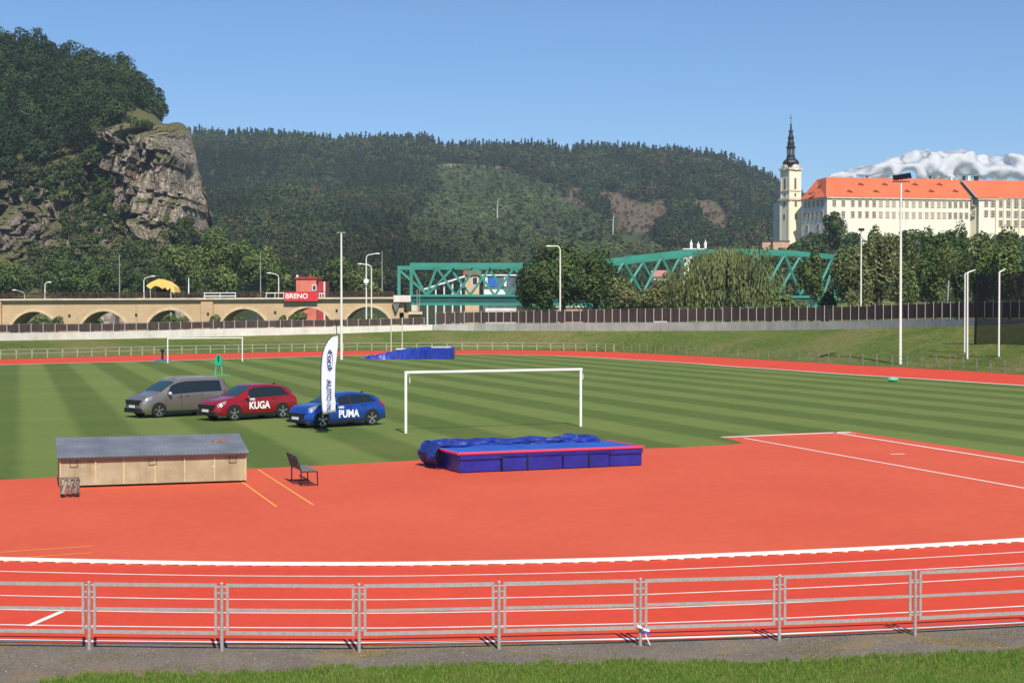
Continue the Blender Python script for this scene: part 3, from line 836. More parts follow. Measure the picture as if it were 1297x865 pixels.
for x in (.38, 2.55, 4.82):
    mb = MB(); mb.tube([Vector((x-.10,-.10,hf-.06)), Vector((x-.10,-.12,hf-.16)), Vector((x+.10,-.12,hf-.16)), Vector((x+.10,-.10,hf-.06))], .011, 6); mb.build('handle', DARK, sh)
mb = MB()
for x in (.3, 2.6, 4.9):
    for y in (.12, D_-.12): mb.box((x, y, .035), (.16, .14, .07))
mb.build('feet', DARK, sh)
mb = MB(); mb.box((4.6, 1.2, 1.135), (.45, .22, .03)); mb.build('rust_patch', mat('rusty_sheet', (.28,.12,.07), .8, var=.3, scale=9), sh)

# small roller cart at the left end of the shed
ct = G(87, 630)
cr = thing('roller_cart', 'small rusty grey cart with slanting rollers at the left end of the storage box', 'cart', (ct.x, ct.y+.12, 0), ang)
RUST = mat('rusty_grey_metal', (.17, .13, .11), .7, .3, .4, var=.45, scale=14)
mb = MB()
for x in (-.23, .23):
    mb.tube([Vector((x,-.1,.05)), Vector((x,-.06,.50)), Vector((x,.22,.50)), Vector((x,.22,.05))], .018, 6)
for z in (.5, .28): mb.tube([Vector((-.23,-.06,z)), Vector((.23,-.06,z))], .016, 6); mb.tube([Vector((-.23,.22,z)), Vector((.23,.22,z))], .016, 6)
mb.build('frame', RUST, cr)
mb = MB()
for i in range(7): mb.beam((-.2+i*.066, -.06, .50), (-.2+i*.066, .22, .50), .02, .012)
mb.build('grid_top', GALV, cr)
for i, x in enumerate((-.14, .02, .16)):
    mb = MB(); mb.cyl((x-.05, -.16, .10), (x+.06, .04, .44), .055, .055, 14); mb.cyl((x-.055, -.17, .085), (x-.04, -.143, .13), .068, .068, 14); mb.build('roller', RUST if i else mat('dull_plastic', (.22,.19,.17), .6), cr)
for x in (-.2, .2):
    mb = MB(); mb.cyl((x-.03, -.12, .06), (x+.03, -.12, .06), .065, .065, 14); mb.build('wheel', TYRE, cr)

# ------------------------------------------------------------------ bench
bp = G(369.5, 609.2)
ax_a = Vector((.32, -.947, 0)).normalized(); bang = math.atan2(ax_a.y, ax_a.x)     # local x = length, towards the camera; local y = forward
be = thing('bench', 'dark steel and wood bench with slatted back standing alone beside the storage box', 'bench', bp, bang)
WOODD = mat('dark_weathered_wood', (.055, .045, .042), .6, var=.3, scale=8)
WOODS = mat('worn_grey_seat_wood', (.19, .16, .15), .5, var=.2, scale=6)
BL, BD, BS, BT = 1.45, .46, .44, .84
mb = MB(); 
for i in range(4):
    y = .06 + i*.115; mb.beam((-.04, y, BS), (BL+.04, y, BS), .098, .03)
mb.build('seat', WOODS, be)
mb = MB()
for i in range(4):
    z = .53+i*.095; y = -.02-.30*(z-.44); mb.beam((-.04, y, z), (BL+.04, y, z), .028, .068)
mb.build('backrest', WOODD, be)
for x in (0.0, BL):
    for y, h_ in ((.0, BT), (BD, BS-.015)):
        mb = MB()
        if y == 0: mb.tube([Vector((x,y,0)), Vector((x,y,BS)), Vector((x,-.02-.30*(BT-.44),BT))], .02, 8)
        else: mb.tube([Vector((x,y+.02,0)), Vector((x,y,h_))], .018, 8)
        mb.build('leg', DARK, be)
mb = MB()
for x in (0.0, BL): mb.beam((x, 0, BS-.03), (x, BD, BS-.03), .03, .03); mb.beam((x, -.02, .02), (x, BD+.03, .02), .04, .03)
mb.beam((0, BD/2, .16), (BL, BD/2, .16), .03, .03)
mb.build('frame', DARK, be)

# ------------------------------------------------------------------ high jump mat
MATB, t = newmat('blue_mat_vinyl', .38, .5)
v = t.obj(); k = t.ramp(t.noise(v, 1.5, 4), [(.3, (.012, .014, .19)), (.7, (.020, .024, .27))]); t.color(k); t.bump(t.noise(v, 5, 4), .02)
MATL, t = newmat('light_blue_mat_mesh', .7, .3)
v = t.obj(); k = t.ramp(t.noise(v, 1.1, 5), [(.3, (.014, .075, .36)), (.7, (.024, .11, .46))]); t.color(k)
MATR = mat('red_mat_piping', (.62, .045, .10), .45)
mo = G(581.5, 599.8); mang = R(23); ML, MD, MH = 6.35, 2.65, .62
hm = thing('high_jump_mat', 'large blue high jump mat with red trim on the red apron', 'mat', (mo.x, mo.y, 0), mang)
cuts = [0, 1.42, 2.28, 3.50, 4.42, 5.15, ML]
for i, (a, b) in enumerate(zip(cuts, cuts[1:])):
    mb = MB(); dy = (-.05 if i in (1, 2, 3, 4) else 0); g_ = .015
    mb.box(((a+b)/2, MD/2+dy/2, .02+(MH-.12)/2), (b-a-2*g_, MD+dy*-1, MH-.12)); bo = mb.build('foam_block', MATB, hm)
    bv = bo.modifiers.new('b', 'BEVEL'); bv.width = .03; bv.segments = 2
mb = MB(); mb.box((ML/2, MD/2, .02+MH/2-.05), (ML-.1, MD-.1, MH-.14)); mb.build('dark_gap_core', DARK, hm)  # dark core that makes the open gaps between blocks read black
mb = MB(); n1, n2 = 60, 26; rows_ = []
for j in range(n2+1):
    rows_.append([(ML*i/n1, MD*j/n2, MH+.005+.035*noise.noise((i*.12, j*.16, 2))*min(1, j/5, i/4, (n1-i)/4)) for i in range(n1+1)])
mb.grid(rows_)
mb.grid([[(x, y, MH-.11) for x, y, z in rows_[0]], rows_[0]]); 
mb.grid([[r_[0] for r_ in rows_], [(r_[0][0], r_[0][1], MH-.11) for r_ in rows_]]); mb.grid([[(r_[-1][0], r_[-1][1], MH-.11) for r_ in rows_], [r_[-1] for r_ in rows_]])
mb.grid([rows_[-1], [(x, y, MH-.11) for x, y, z in rows_[-1]]])
mb.build('top_mat', MATL, hm, smooth=False)
mb = MB(); mb.tube([Vector((-.02,MD,MH-.01)), Vector((-.02,-.03,MH-.01)), Vector((ML+.02,-.03,MH-.01)), Vector((ML+.02,MD,MH-.01))], .048, 8); mb.build('red_piping', MATR, hm)
mb = MB(); mb.beam((0.01, -.035, MH-.13), (ML-.01, -.035, MH-.13), .03, .13); mb.build('front_flap', MATB, hm)
mb = MB()
for x in (1.42, 2.28, 4.42): mb.box((x, -.062, .30), (.05, .03, .46))
for x in (3.5, 5.15): mb.box((x, -.062, .48), (.03, .02, .12))
mb.build('painted_gaps', BLKP, hm)  # black strips paint the shade in the gaps between the foam blocks
# rumpled weather cover pushed to the back and the left corner
COVER = mat('rumpled_blue_cover', (.012, .030, .22), .5, 0, .35, var=.35, scale=1.3)
mb = MB(); rows_ = []; n1 = 90
for i in range(n1+1):
    x = -.10 + (ML-.35)*i/n1; hr = .19 + .08*noise.noise((x*.9, 0, 5)) ; row = []
    for k_ in range(15):
        a = math.pi*k_/14; ww = .34 + .12*noise.noise((x*.8, 7, 0))
        wr_ = 1 + .30*noise.noise((x*1.5, k_*.6, 3)) + .13*noise.noise((x*5, k_*1.2, 6))
        drop = -.35 if k_ == 0 else 0
        row.append((x, MD - .12 + ww*math.cos(a)*wr_, MH + hr*math.sin(a)*wr_*1.15 + (0 if k_ not in (0,) else -.5)))
    rows_.append(row)
mb.grid(rows_)
rows_ = []
for i in range(31):
    y = MD*.50 + (MD*.5+.22)*i/30; row = []
    for k_ in range(13):
        a = math.pi*k_/12
        wr_ = 1 + .35*noise.noise((y*2, k_*.7, 11)) + .14*noise.noise((y*7, k_*1.7, 13))
        row.append((-.06 - .27*math.sin(a)*wr_, y, .02 + (MH+.16)*(1 - k_/12)*(.9+.12*wr_)))
    rows_.append(row)
mb.grid(rows_)
mb.build('weather_cover', COVER, hm, smooth=True)

# ------------------------------------------------------------------ far pole vault bed
pv = G(461, 455.2); fs2 = pv.y/F
pm = thing('pole_vault_bed', 'blue covered landing bed by the far bend, low at left and boxy at right', 'mat', (pv.x, pv.y, 0))
LT = (574-461)*fs2
prof_h = [(0,.10),(.08,.22),(.18,.45),(.30,.75),(.42,.98),(.55,1.10),(.66,1.22),(1.0,1.26)]
mb = MB(); rows_ = []; n1, n2 = 110, 16
for j in range(n2+5):
    row = []
    for i in range(n1+1):
        u_ = i/n1; hgt = smooth(u_, prof_h)
        amp = .22*(1-u_)**.7 + .03
        x = u_*LT
        if j < 3: y = -.15*(1-u_)*(2-j)/2; z = hgt*j/2*.96
        elif j >= n2+2: y = 5.2; z = hgt*(n2+4-j)/2
        else: y = 5.2*(j-2)/(n2); z = hgt
        w_ = noise.noise((x*.9+y*.6, y*.9, 1))*amp + noise.noise((x*3, y*3+z*3, 8))*(amp+.08)*.8
        row.append((x, y + w_*.6*(1 if j < 3 else 0), max(0, z + (w_ if j >= 2 and j < n2+3 else 0))))
    rows_.append(row)
mb.grid(rows_); mb.grid([[r_[0] for r_ in rows_], [(r_[0][0], r_[0][1], 0) for r_ in rows_]]); mb.grid([[(r_[-1][0], r_[-1][1], 0) for r_ in rows_], [r_[-1] for r_ in rows_]])
mb.build('bed_cover', mat('wrinkled_blue_tarpaulin', (.008, .028, .30), .4, 0, .5, var=.3, scale=.7), pm, smooth=True)
mb = MB(); mb.box((LT*.86, 1, 1.33), (2.2, .3, .08)); mb.box((LT*.40, 2, 1.12), (1.1, .3, .12)); mb.build('loose_items', PLATE, pm)
for i, px in enumerate((494.6, 508.8)):
    p = G(px, 448.5); hgt = (448.5-(402 if i else 404))*p.y/F
    u_ = thing('vault_upright', ['left', 'right'][i] + ' one of two thin pale green vaulting uprights above the far blue bed', 'upright', (p.x, p.y+1, 0), 0, 'pole vault uprights')
    mb = MB(); mb.cyl((0,0,0), (0,0,hgt), .075, .06, 8); mb.build('pole', mat('pale_green_paint', (.50,.56,.38), .5), u_)
    mb = MB(); mb.box((0,0,.05), (.8,.5,.1)); mb.build('base', DARK, u_)
# small blue board with dark stand near the far left
p = G(205, 457); d_ = thing('take_off_board', 'small low blue board with a short dark stand by the far goal', 'board', p)
s5 = p.y/F
mb = MB(); mb.box((0,0,.06), (17*s5, 1.8, .12)); mb.build('board', mat('dull_blue', (.06,.14,.32), .6, var=.2, scale=2), d_)
mb = MB(); mb.cyl((.0,.3,.1), (.0,.3,1.15), .12, .12, 10); mb.box((0,.3,1.1), (.4,.25,.3)); mb.build('stand', DARK, d_)
# green training dummy
p = G(277, 475.5); s5 = p.y/F
GREEN = mat('green_plastic', (.01, .36, .20), .5)
d_ = thing('training_dummy', 'upright green training dummy on two thin legs on the pitch behind the grey van', 'dummy', p)
mb = MB(); body_ = [(-4.6,13),(-4.4,21),(-3.6,23.5),(-2.6,24.6),(-2.3,25.6),(-.8,26.6),(1,26.6),(2.4,25.6),(2.7,24.6),(3.8,23.5),(4.6,20),(4.4,13)]
mb.prism([Vector((x*s5, -.1, z*s5)) for x, z in body_], (0, .2, 0)); bo = mb.build('torso', GREEN, d_)
mb = MB(); mb.prism([Vector((x*s5, -.115, z*s5)) for x, z in ((-.8,17),(-1.1,25),(1,25),(.7,17))], (0, .02, 0)); mb.build('chest_slot', DARK, d_)
for x in (-3.9, 3.9):
    mb = MB(); mb.tube([Vector((x*s5*.8, 0, 13*s5)), Vector((x*s5*1.15, 0, .02))], .05, 8); mb.build('leg', mat('pale_green_tube', (.12,.42,.25), .5), d_)
mb = MB(); mb.box((.3, .0, .03), (1.3, .5, .05)); mb.build('base_plate', GREEN, d_)
# bright green bag on the right part of the pitch
p = G(1131, 483.5)
mb = MB(); rows_ = []
for j in range(9):
    a = math.pi*j/8; row = []
    for k_ in range(14):
        b = 2*math.pi*k_/14; r_ = math.sin(a)*(1+.3*noise.noise((j*.8, k_*.7, 3)))
        row.append((.42*r_*math.cos(b), .25*r_*math.sin(b), .0+.16*(1+math.cos(a))*(1+.2*noise.noise((k_*.9, j, 5)))))
    rows_.append(row)
mb.grid(rows_, closed=True); o = mb.build('green_bag', mat('mint_cloth', (.10, .45, .28), .8, var=.3, scale=6), smooth=True, loc=p)
tag(o, 'small crumpled mint green bag lying on the grass near the far straight', 'bag')

# ------------------------------------------------------------------ masts and lamps
def mast(px, yb, yt, Y, label, name='floodlight_mast', r=.13, head=None, m_=None, cat='mast', group=None, lean=0):
    """vertical pole; yb may be None, then the pole starts at ground level behind the wall"""
    if Y is None: b = G(px, yb)
    else: b = P(px, yb, Y)
    top = P(px, yt, b.y); t0 = thing(name, label, cat, b, 0, group); h_ = top.z-b.z; m_ = m_ or CREAMP
    mb = MB(); mb.cyl((0,0,-.05), (lean,0,h_), r, r*.6, 10); mb.build('pole', m_, t0, smooth=True)
    if head: head(t0, h_, b.y/F)
    return t0
def flood_head(t0, h_, s):
    mb = MB(); mb.beam((-1.1,0,h_-.1), (1.1,0,h_-.1), .12, .12); mb.build('crossarm', GALV2, t0)
    for i in range(4):
        mb = MB(); x = -.55+i*.42; mb.prism([Vector((x-.24,-.35,h_+.02+.06*i)), Vector((x+.24,-.35,h_+.02+.06*i)), Vector((x+.20,-.05,h_+.55+.07*i)), Vector((x-.22,-.05,h_+.50+.07*i))], (0,.25,0)); mb.build('floodlight', mat('lamp_black', (.008,.008,.01), .95, 0, .1), t0)
mast(1140.3, 463.4, 229, None, 'very tall pale floodlight mast with a dark lamp cluster in front of the castle', r=.155, head=flood_head)
def small_head(t0, h_, s):
    mb = MB(); mb.beam((-.5,0,h_+.02), (.5,0,h_+.02), .22, .10); mb.build('lamp_bar', GALV2, t0)
mast(432.6, 455.5, 295, None, 'slim pale mast with a short top bar rising left of the truss bridge', r=.15, head=small_head)
def dark_head(t0, h_, s):
    mb = MB(); mb.box((0,-.1,h_+.1), (.7,.4,.35)); mb.build('lamp', DARK, t0)
mast(1090.4, 398, 292, 205, 'cream lamp mast behind the brown fence, left of the tallest floodlight mast', r=.125, head=dark_head)
LHEAD = mat('pale_lamp_head', (.78, .78, .76), .4)
def street(px, yb, yt, Y, hx, hy, label, r=.10, sign=None):
    b = P(px, yb, Y); s = Y/F; top = P(px, yt, Y).z-b.z
    t0 = thing('street_lamp', label, 'street lamp', b, 0, 'street lamps'); mb = MB()
    dx = (hx-px)*s; hz = top + (yt-hy)*s
    sg = 1 if dx > 0 else -1
    mb.cyl((0,0,-.3), (0,0,top-.55), r, r*.75, 8)
    mb.tube([Vector((0,0,top-.55)), Vector((sg*.12,0,top-.15)), Vector((sg*.45,0,top+.02)), Vector((dx*.8,0,hz))], r*.62, 8); mb.build('pole', CREAMP, t0, smooth=True)
    mb = MB(); mb.lathe((0,0,0), [(.02,-.45),(.16,-.3),(.20,0),(.15,.35),(.03,.45)], 10); 
    mb.v = [(x*1.0*.9 + 0, y*.8, z) for x, y, z in mb.v]; mb.v = [(z+dx, y, x*.7+hz) for x, y, z in mb.v]
    mb.build('lamp_head', LHEAD, t0, smooth=True)
    if sign:
        mb = MB(); mb.cyl((0,-.16,top-sign*s), (0,-.13,top-sign*s), .42, .42, 20); mb.build('round_sign', PLATE, t0)
    return t0
street(709.5, 396, 312, 225, 695, 312, 'cream street lamp with its arm to the left, in front of the dense dark tree', .13)
street(464, 404, 323, 255, 478, 321.5, 'taller of two paired street lamps beside the truss bridge end, arm to the right', .13, sign=33)
street(470.5, 405, 336, 252, 456, 334.5, 'lower of two paired street lamps beside the truss bridge end, arm to the left', .12)
street(353, 376, 348, 304, 340.5, 346, 'street lamp on the stone viaduct just left of the red house', .11)
street(182.3, 377.5, 352, 304, 194, 350, 'street lamp on the stone viaduct beside the yellow roof', .11)
street(57, 379, 358, 304, 62.5, 357.5, 'shortest street lamp on the stone viaduct, at the far left', .11)
street(31, 379, 370, 312, 18, 367.5, 'low leaning lamp half hidden behind the left end of the viaduct railing', .07)
for px, yb, yt, Y, lb in ((151.5, 377, 322, 304, 'thin grey pole rising from the viaduct between two street lamps at left'), (330, 376, 320, 304, 'thin grey pole on the viaduct to the left of the red house'), (484, 370, 318, 310, 'thin grey pole beside the left end of the truss bridge')):
    mast(px, yb, yt, Y, lb, 'utility_pole', .11, None, GALV2, 'pole', 'thin grey poles on the viaduct')
mast(239.0, 372, 352, 304, 'short white post on the viaduct, right of the yellow roof', 'marker_post', .13, None, LHEAD, 'post')

# ------------------------------------------------------------------ throwing cage posts and net
NET = bpy.data.materials.new('dark_netting'); NET.use_nodes = True
n_, l_ = NET.node_tree.nodes, NET.node_tree.links
b = n_['Principled BSDF']; b.inputs['Base Color'].default_value = (.012,.014,.016,1); b.inputs['Roughness'].default_value = .9
tr = n_.new('ShaderNodeBsdfTransparent'); mx = n_.new('ShaderNodeMixShader'); mx.inputs[0].default_value = .74
l_.new(tr.outputs[0], mx.inputs[1]); l_.new(b.outputs[0], mx.inputs[2]); l_.new(mx.outputs[0], n_['Material Output'].inputs['Surface'])
cg = thing('throwing_cage', 'discus cage of tall white angled posts with dark netting at the right edge', 'cage', G(1225, 466.5))
def cpost(pb, pt, hx, hy, r=.085):
    b = G(*pb); top = P(pt[0], pt[1], b.y); tip = P(hx, hy, b.y)
    mb = MB(); mb.cyl(b, top, r, r*.9, 10); mb.cyl(top, tip, r*.75, r*.5, 8); mb.build('post', LHEAD, cg, world=True); return top, tip, b
a = cpost((1225.2, 466.3), (1225.5, 345.5), 1235.5, 341.8)
bq = cpost((1221.6, 464.8), (1222.3, 347), 1233, 342.6, .07)
c_ = cpost((1265, 468.2), (1265.8, 345), 1273.6, 340.5)
mb = MB()
n1 = G(1234.5, 463.5); n2 = G(1420, 474)
tp = P(1237, 346, n1.y); tp2 = P(1420, 344, n2.y); z1 = tp.z
rows_ = []
for j in range(13):
    row = []
    for i in range(31):
        q = lerp(n1, n2, i/30); sag = .35*math.sin(math.pi*((i % 10)/10))*(j/12)
        w_ = .25*noise.noise((i*.5, j*.3, 2))
        row.append((q.x, q.y+w_, lerp(.05, z1-sag, j/12)))
    rows_.append(row)
mb.grid(rows_); mb.build('netting', NET, cg, world=True)
mb = MB(); p0 = n1; mb.tube([Vector((n1.x-.05, n1.y, 0)), Vector((n1.x+.1, n1.y, z1*.5)), Vector((n1.x+.2, n1.y, z1))], .12, 8); mb.build('gathered_net', mat('black_net_cord', (.01,.01,.012), .9), cg, world=True)

# ------------------------------------------------------------------ stone viaduct
VY, VD = 300.0, 9.0
def vz(py): return P(648, py, VY).z
def vx(px): return P(px, 400, VY).x
va = thing('stone_viaduct', 'long sandstone viaduct with round arches and a pale ledge behind the white wall', 'viaduct', (vx(200), VY, 0))
archs = [(-45,394.5),(43,395),(131.5,394.5),(215.5,393),(309,391.5),(391,390),(466,388.8)]
RA = 31*VY/F
topz = lambda px: vz(lerp(381.5, 378.5, (px+150)/670))
mb = MB(); lo, hi, hb_ = [], [], []
und = []
px = -150.0; step = .9
cols_ = []
while px <= 512:
    x = vx(px); z0 = -2.0
    for cx, cy in archs:
        cxw = vx(cx); zc = vz(cy) - RA
        if abs(x-cxw) < RA: z0 = max(z0, zc + math.sqrt(max(0, RA*RA-(x-cxw)**2)))
    cols_.append((x, z0, topz(px))); px += step
mb.grid([[(x, VY, z0) for x, z0, z1 in cols_], [(x, VY, z1) for x, z0, z1 in cols_], [(x, VY+VD, z1) for x, z0, z1 in cols_], [(x, VY+VD, z0) for x, z0, z1 in cols_], [(x, VY, z0) for x, z0, z1 in cols_]])
mb.poly([(cols_[-1][0], VY, -2), (cols_[-1][0], VY+VD, -2), (cols_[-1][0], VY+VD, cols_[-1][2]), (cols_[-1][0], VY, cols_[-1][2])])
mb.build('arch_wall', SAND, va, world=True)
mb = MB()                                   # voussoir rings, a little proud
for cx, cy in archs:
    cxw = vx(cx); zc = vz(cy)-RA; A1, A2 = [], []
    for k_ in range(33):
        a = math.pi*k_/32; A1.append((cxw+(RA+.02)*math.cos(a), VY-.06, zc+(RA+.02)*math.sin(a))); A2.append((cxw+(RA+.55)*math.cos(a), VY-.06, zc+(RA+.55)*math.sin(a)))
    mb.grid([A1, A2, [(x, VY, z) for x, y, z in A2]])
mb.build('arch_rings', mat('pale_voussoir_stone', (.60,.45,.28), .9, var=.15, scale=.8), va, world=True)
mb = MB(); 
mb.prism([Vector((vx(-150), VY-.75, vz(381.5))), Vector((vx(-150), VY-.75, vz(379.4))), Vector((vx(-150), VY+VD+.5, vz(379.4))), Vector((vx(-150), VY+VD+.5, vz(381.5)))], Vector((vx(505)-vx(-150), 0, vz(376.4)-vz(379.4))))
mb.build('deck_ledge', LEDGE, va, world=True)
for a, b in ((255.5,270.5),(-4,3)):
    mb = MB(); mb.box(((vx(a)+vx(b))/2, VY-.35, (vz(382.2)-2)/2-.02), (vx(b)-vx(a), .9, vz(382.2)+2)); mb.build('pilaster', SAND, va, world=True)
mb = MB()
for px, py in ((88,400),(172.5,399),(264.5,397.8),(348.5,395.8),(426.5,393.5)): mb.box((vx(px), VY-.03 if px != 264.5 else VY-.82, vz(py)), (.42, .1, .55))
mb.build('drain_openings', mat('dark_opening', (.03,.022,.018), .95), va, world=True)
mb = MB(); 
RAILB = mat('rusty_brown_railing', (.075, .035, .022), .8, var=.4, scale=.5)
def dz(px): return vz(lerp(379.4, 376.4, (px+150)/655))
px = -150
while px < 500:
    x = vx(px); z = dz(px); mb.box((x, VY-.4, z+.55), (.13, .13, 1.1)); px += 12
for hgt, th in ((1.08,.12),(.8,.05),(.55,.05),(.3,.05)): mb.beam((vx(-150), VY-.4, dz(-150)+hgt), (vx(500), VY-.4, dz(500)+hgt), .1, th)
px = -150
while px < 500: x = vx(px); mb.box((x, VY-.4, dz(px)+.55), (.045, .045, 1.0)); px += 1.6
mb.build('railing', RAILB, va, world=True)
mb = MB()
for a, b, y in ((259,300,.95),(337,361,.9),(404,412,.8)):
    mb.beam((vx(a), VY-.62, dz(a)+y), (vx(b), VY-.62, dz(b)+y), .12, .16)
    for q in (a+1, (a+b)/2, b-1): mb.box((vx(q), VY-.62, dz(q)+y/2), (.12, .1, y))
    if a == 259: mb.beam((vx(a), VY-.62, dz(a)+.35), (vx(b), VY-.62, dz(b)+.35), .12, .2)
mb.build('guard_rail', PLATE, va, world=True)
# bridge end block
mb = MB(); mb.box(((vx(499)+vx(520.5))/2, VY+2, (vz(374.2)+vz(382.6))/2), (vx(520.5)-vx(499), 6.0, vz(374.2)-vz(382.6))); mb.build('end_block', CONCW, va, world=True)
mb = MB(); mb.prism([Vector((vx(497.5), VY-.8, vz(383))), Vector((vx(507), VY-.8, vz(383))), Vector((vx(503), VY-.8, vz(394.5))), Vector((vx(501), VY-.8, vz(394.5)))], (0, .7, 0)); mb.build('bracket', POSTB, va, world=True)
mb = MB(); mb.box(((vx(506)+vx(534))/2, VY+3, vz(396)/2-1.0+0.0), (vx(534)-vx(506), 6, vz(396)+2)); mb.build('abutment', SAND, va, world=True)
mb = MB(); mb.box((vx(527), VY-1.2, vz(396.5)), (2.6, 2, .5)); mb.box((vx(526), VY-.6, vz(390.5)), (1.3, 1.2, 1.2)); mb.build('bearing_shelf', LEDGE, va, world=True)
# red banner on the railing
bn = thing('banner', 'red banner with white lettering hanging on the viaduct railing', 'banner', (vx(382.3), VY-1.0, vz(381.4)))
s3 = VY/F; bw, bh = 42.5*s3, 11.6*s3
mb = MB(); mb.box((0, 0, bh/2), (bw, .06, bh)); mb.build('cloth', mat('red_banner_cloth', (.58,.035,.04), .7, var=.08, scale=1), bn)
M = Matrix.Translation((-bw*.13, -.045, bh*.52)) @ Matrix(((1,0,0,0),(0,0,-1,0),(0,1,0,0),(0,0,0,1)))
place_text('BRENO', 1.35, DECAL, M, bn, 'lettering', .004, .02)
mb = MB(); mb.box((bw*.40, -.04, bh*.5), (bw*.10, .02, bh*.34)); mb.build('logo_patch', mat('bright_red_patch', (.75,.02,.03), .6), bn)

# ------------------------------------------------------------------ houses behind the viaduct
def house(name, label, x0, x1, yt, yb, Y, depth, wallm, roofm, wins, roof='flat', rise=2.0, cat='house'):
    a, b = P(x0, yb, Y), P(x1, yb, Y); zt = P(x0, yt, Y).z
    t0 = thing(name, label, cat, (a.x, Y, 0)); W = b.x-a.x
    mb = MB(); mb.box((W/2, depth/2, zt/2), (W, depth, zt)); w = mb.build('wall', wallm, t0)
    if roof == 'gable':
        mb = MB(); mb.prism([Vector((-.4,-.4,zt)), Vector((W+.4,-.4,zt)), Vector((W+.4,depth/2,zt+rise)), Vector((-.4,depth/2,zt+rise))], (0,0,.25))
        mb.prism([Vector((-.4,depth+.4,zt)), Vector((W+.4,depth+.4,zt)), Vector((W+.4,depth/2+.003,zt+rise)), Vector((-.4,depth/2+.003,zt+rise))], (0,0,.25)); mb.build('roof', roofm, t0)
    else:
        mb = MB(); mb.box((W/2, depth/2, zt+.15), (W+.6, depth+.6, .3)); mb.build('roof', roofm, t0)
    for wx, wy, ww, wh in wins:
        c = P(wx, wy, Y); f_ = MB(); f_.box((c.x-a.x, -.04, c.z), (ww+.3, .10, wh+.3)); fr = f_.build('window', PLATE, t0)
        f_ = MB(); f_.box((c.x-a.x, -.075, c.z), (ww, .06, wh)); f_.build('pane', GLASS, fr)
    return t0
SALM = mat('salmon_plaster', (.62, .18, .12), .9, var=.12, scale=.6); REDW = mat('red_plaster', (.42, .05, .045), .9, var=.1, scale=.6)
h1 = house('red_house', 'salmon pink house with small windows standing behind the red banner', 375, 400.5, 353, 384, 318, 8, SALM, REDW, [(398,364.5,.6,.9)])
mb = MB(); q0, q1 = P(400.5, 384, 321), P(412, 384, 321); zt = P(400, 356.5, 321).z
mb.box(((q0.x+q1.x)/2-h1.location.x+.05, 3+3, zt/2), (q1.x-q0.x, 6, zt)); mb.build('annex', REDW, h1)
mb = MB()
for px in (401.5, 411): p = P(px, 366, 321); mb.box((p.x-h1.location.x, 2.9, zt/2+1.2), (.3, .12, zt-2.6))
mb.build('white_corner_trim', PLATE, h1)
for px in (376.5, 393): 
    p = P(px, 351.5, 319); mb = MB(); mb.cyl((p.x-h1.location.x, 1, p.z-.4), (p.x-h1.location.x, 1, p.z+.5), .28, .22, 8); mb.build('chimney', REDW if px > 377 else PLATE, h1)
YEL = mat('yellow_canopy_cloth', (.80, .55, .14), .8, var=.06, scale=.6)
tb = P(203, 378, 325); s4 = 325/F
tn = thing('canopy', 'pale yellow peaked canopy with a wavy edge standing behind the viaduct railing', 'canopy', (tb.x, 325, 0))
zz = lambda py: P(203, py, 325).z
mb = MB(); pk = [(-17.5,361.5),(-13,358),(-2,353.2),(8,356.5),(17,363),(19.5,371)]
low = [(-17.5,362.5),(-12.5,366.3),(-7,362),(-1.5,363),(3,366.2),(6,364),(9.5,368),(12.5,364.5),(14.5,370),(17.5,373),(19.5,371.5)]
mb.prism([Vector((x*s4, 0, zz(y))) for x, y in pk] + [Vector((x*s4, 0, zz(y))) for x, y in reversed(low)], (0, .12, 0))
ridge = [Vector((x*s4, 0, zz(y))) for x, y in pk]; mb.strip(ridge, [p + Vector((0, 5, .0)) for p in ridge]); mb.build('canopy_cloth', YEL, tn)
mb = MB()
for x in (-13, 13):
    for y in (.3, 4.7): mb.cyl((x*s4, y, 0), (x*s4, y, zz(364)), .09, .09, 8)
mb.build('poles', PLATE, tn)
mb = MB(); mb.box((0, 4.6, zz(371)/2+1.2), (24*s4, .2, zz(363)-1.5)); mb.build('back_wall', mat('dark_timber', (.05,.035,.03), .9), tn)
BEIGE = mat('beige_plaster', (.58, .43, .26), .9, var=.12, scale=.5)
house('beige_house', 'small beige house with one dark window seen through the truss bridge', 589, 607, 349, 392, 340, 7, BEIGE, mat('brown_roof', (.20,.10,.06), .9), [(601.5,356,1.0,1.5)], 'gable', 1.0)
k1 = house('kiosk', 'white and blue flat roofed kiosk seen through the truss bridge', 612, 654, 349.5, 392, 338, 6, mat('dark_glazed_wall', (.10,.13,.16), .5, var=.4, scale=.5), PLATE, [])
for px, w_, m_, nm in ((624, 11, mat('blue_panel', (.03,.13,.50), .5), 'blue_panel'), (616, 3, PLATE, 'white_panel'), (640, 3, PLATE, 'white_panel')):
    p0, p1 = P(px-w_/2, 360, 338), P(px+w_/2, 360, 338); mb = MB(); mb.box(((p0.x+p1.x)/2-k1.location.x, -.06, P(px, 357, 338).z), (p1.x-p0.x, .1, 2.0)); mb.build(nm, m_, k1)
mb = MB(); q0, q1 = P(613, 368, 336.5), P(640, 368, 336.5); mb.box(((q0.x+q1.x)/2-k1.location.x, -1.4, P(620,369,336).z-.4), (q1.x-q0.x, .2, 1.6)); mb.build('counter', PLATE, k1)
q0, q1 = P(536, 367, 336), P(589, 350, 336)
rp = thing('ramp', 'sloping pale footbridge ramp rising towards the beige house behind the truss', 'ramp', (q0.x, 336, 0))
mb = MB(); mb.beam(q0, q1, 1.6, .35); mb.build('deck', PLATE, rp, world=True)
for i in range(5):
    mb = MB(); p = lerp(q0, q1, (i+.5)/5); mb.cyl((p.x, p.y, 0), (p.x, p.y, p.z-.2), .18, .18, 8); mb.build('column', PLATE, rp, world=True)

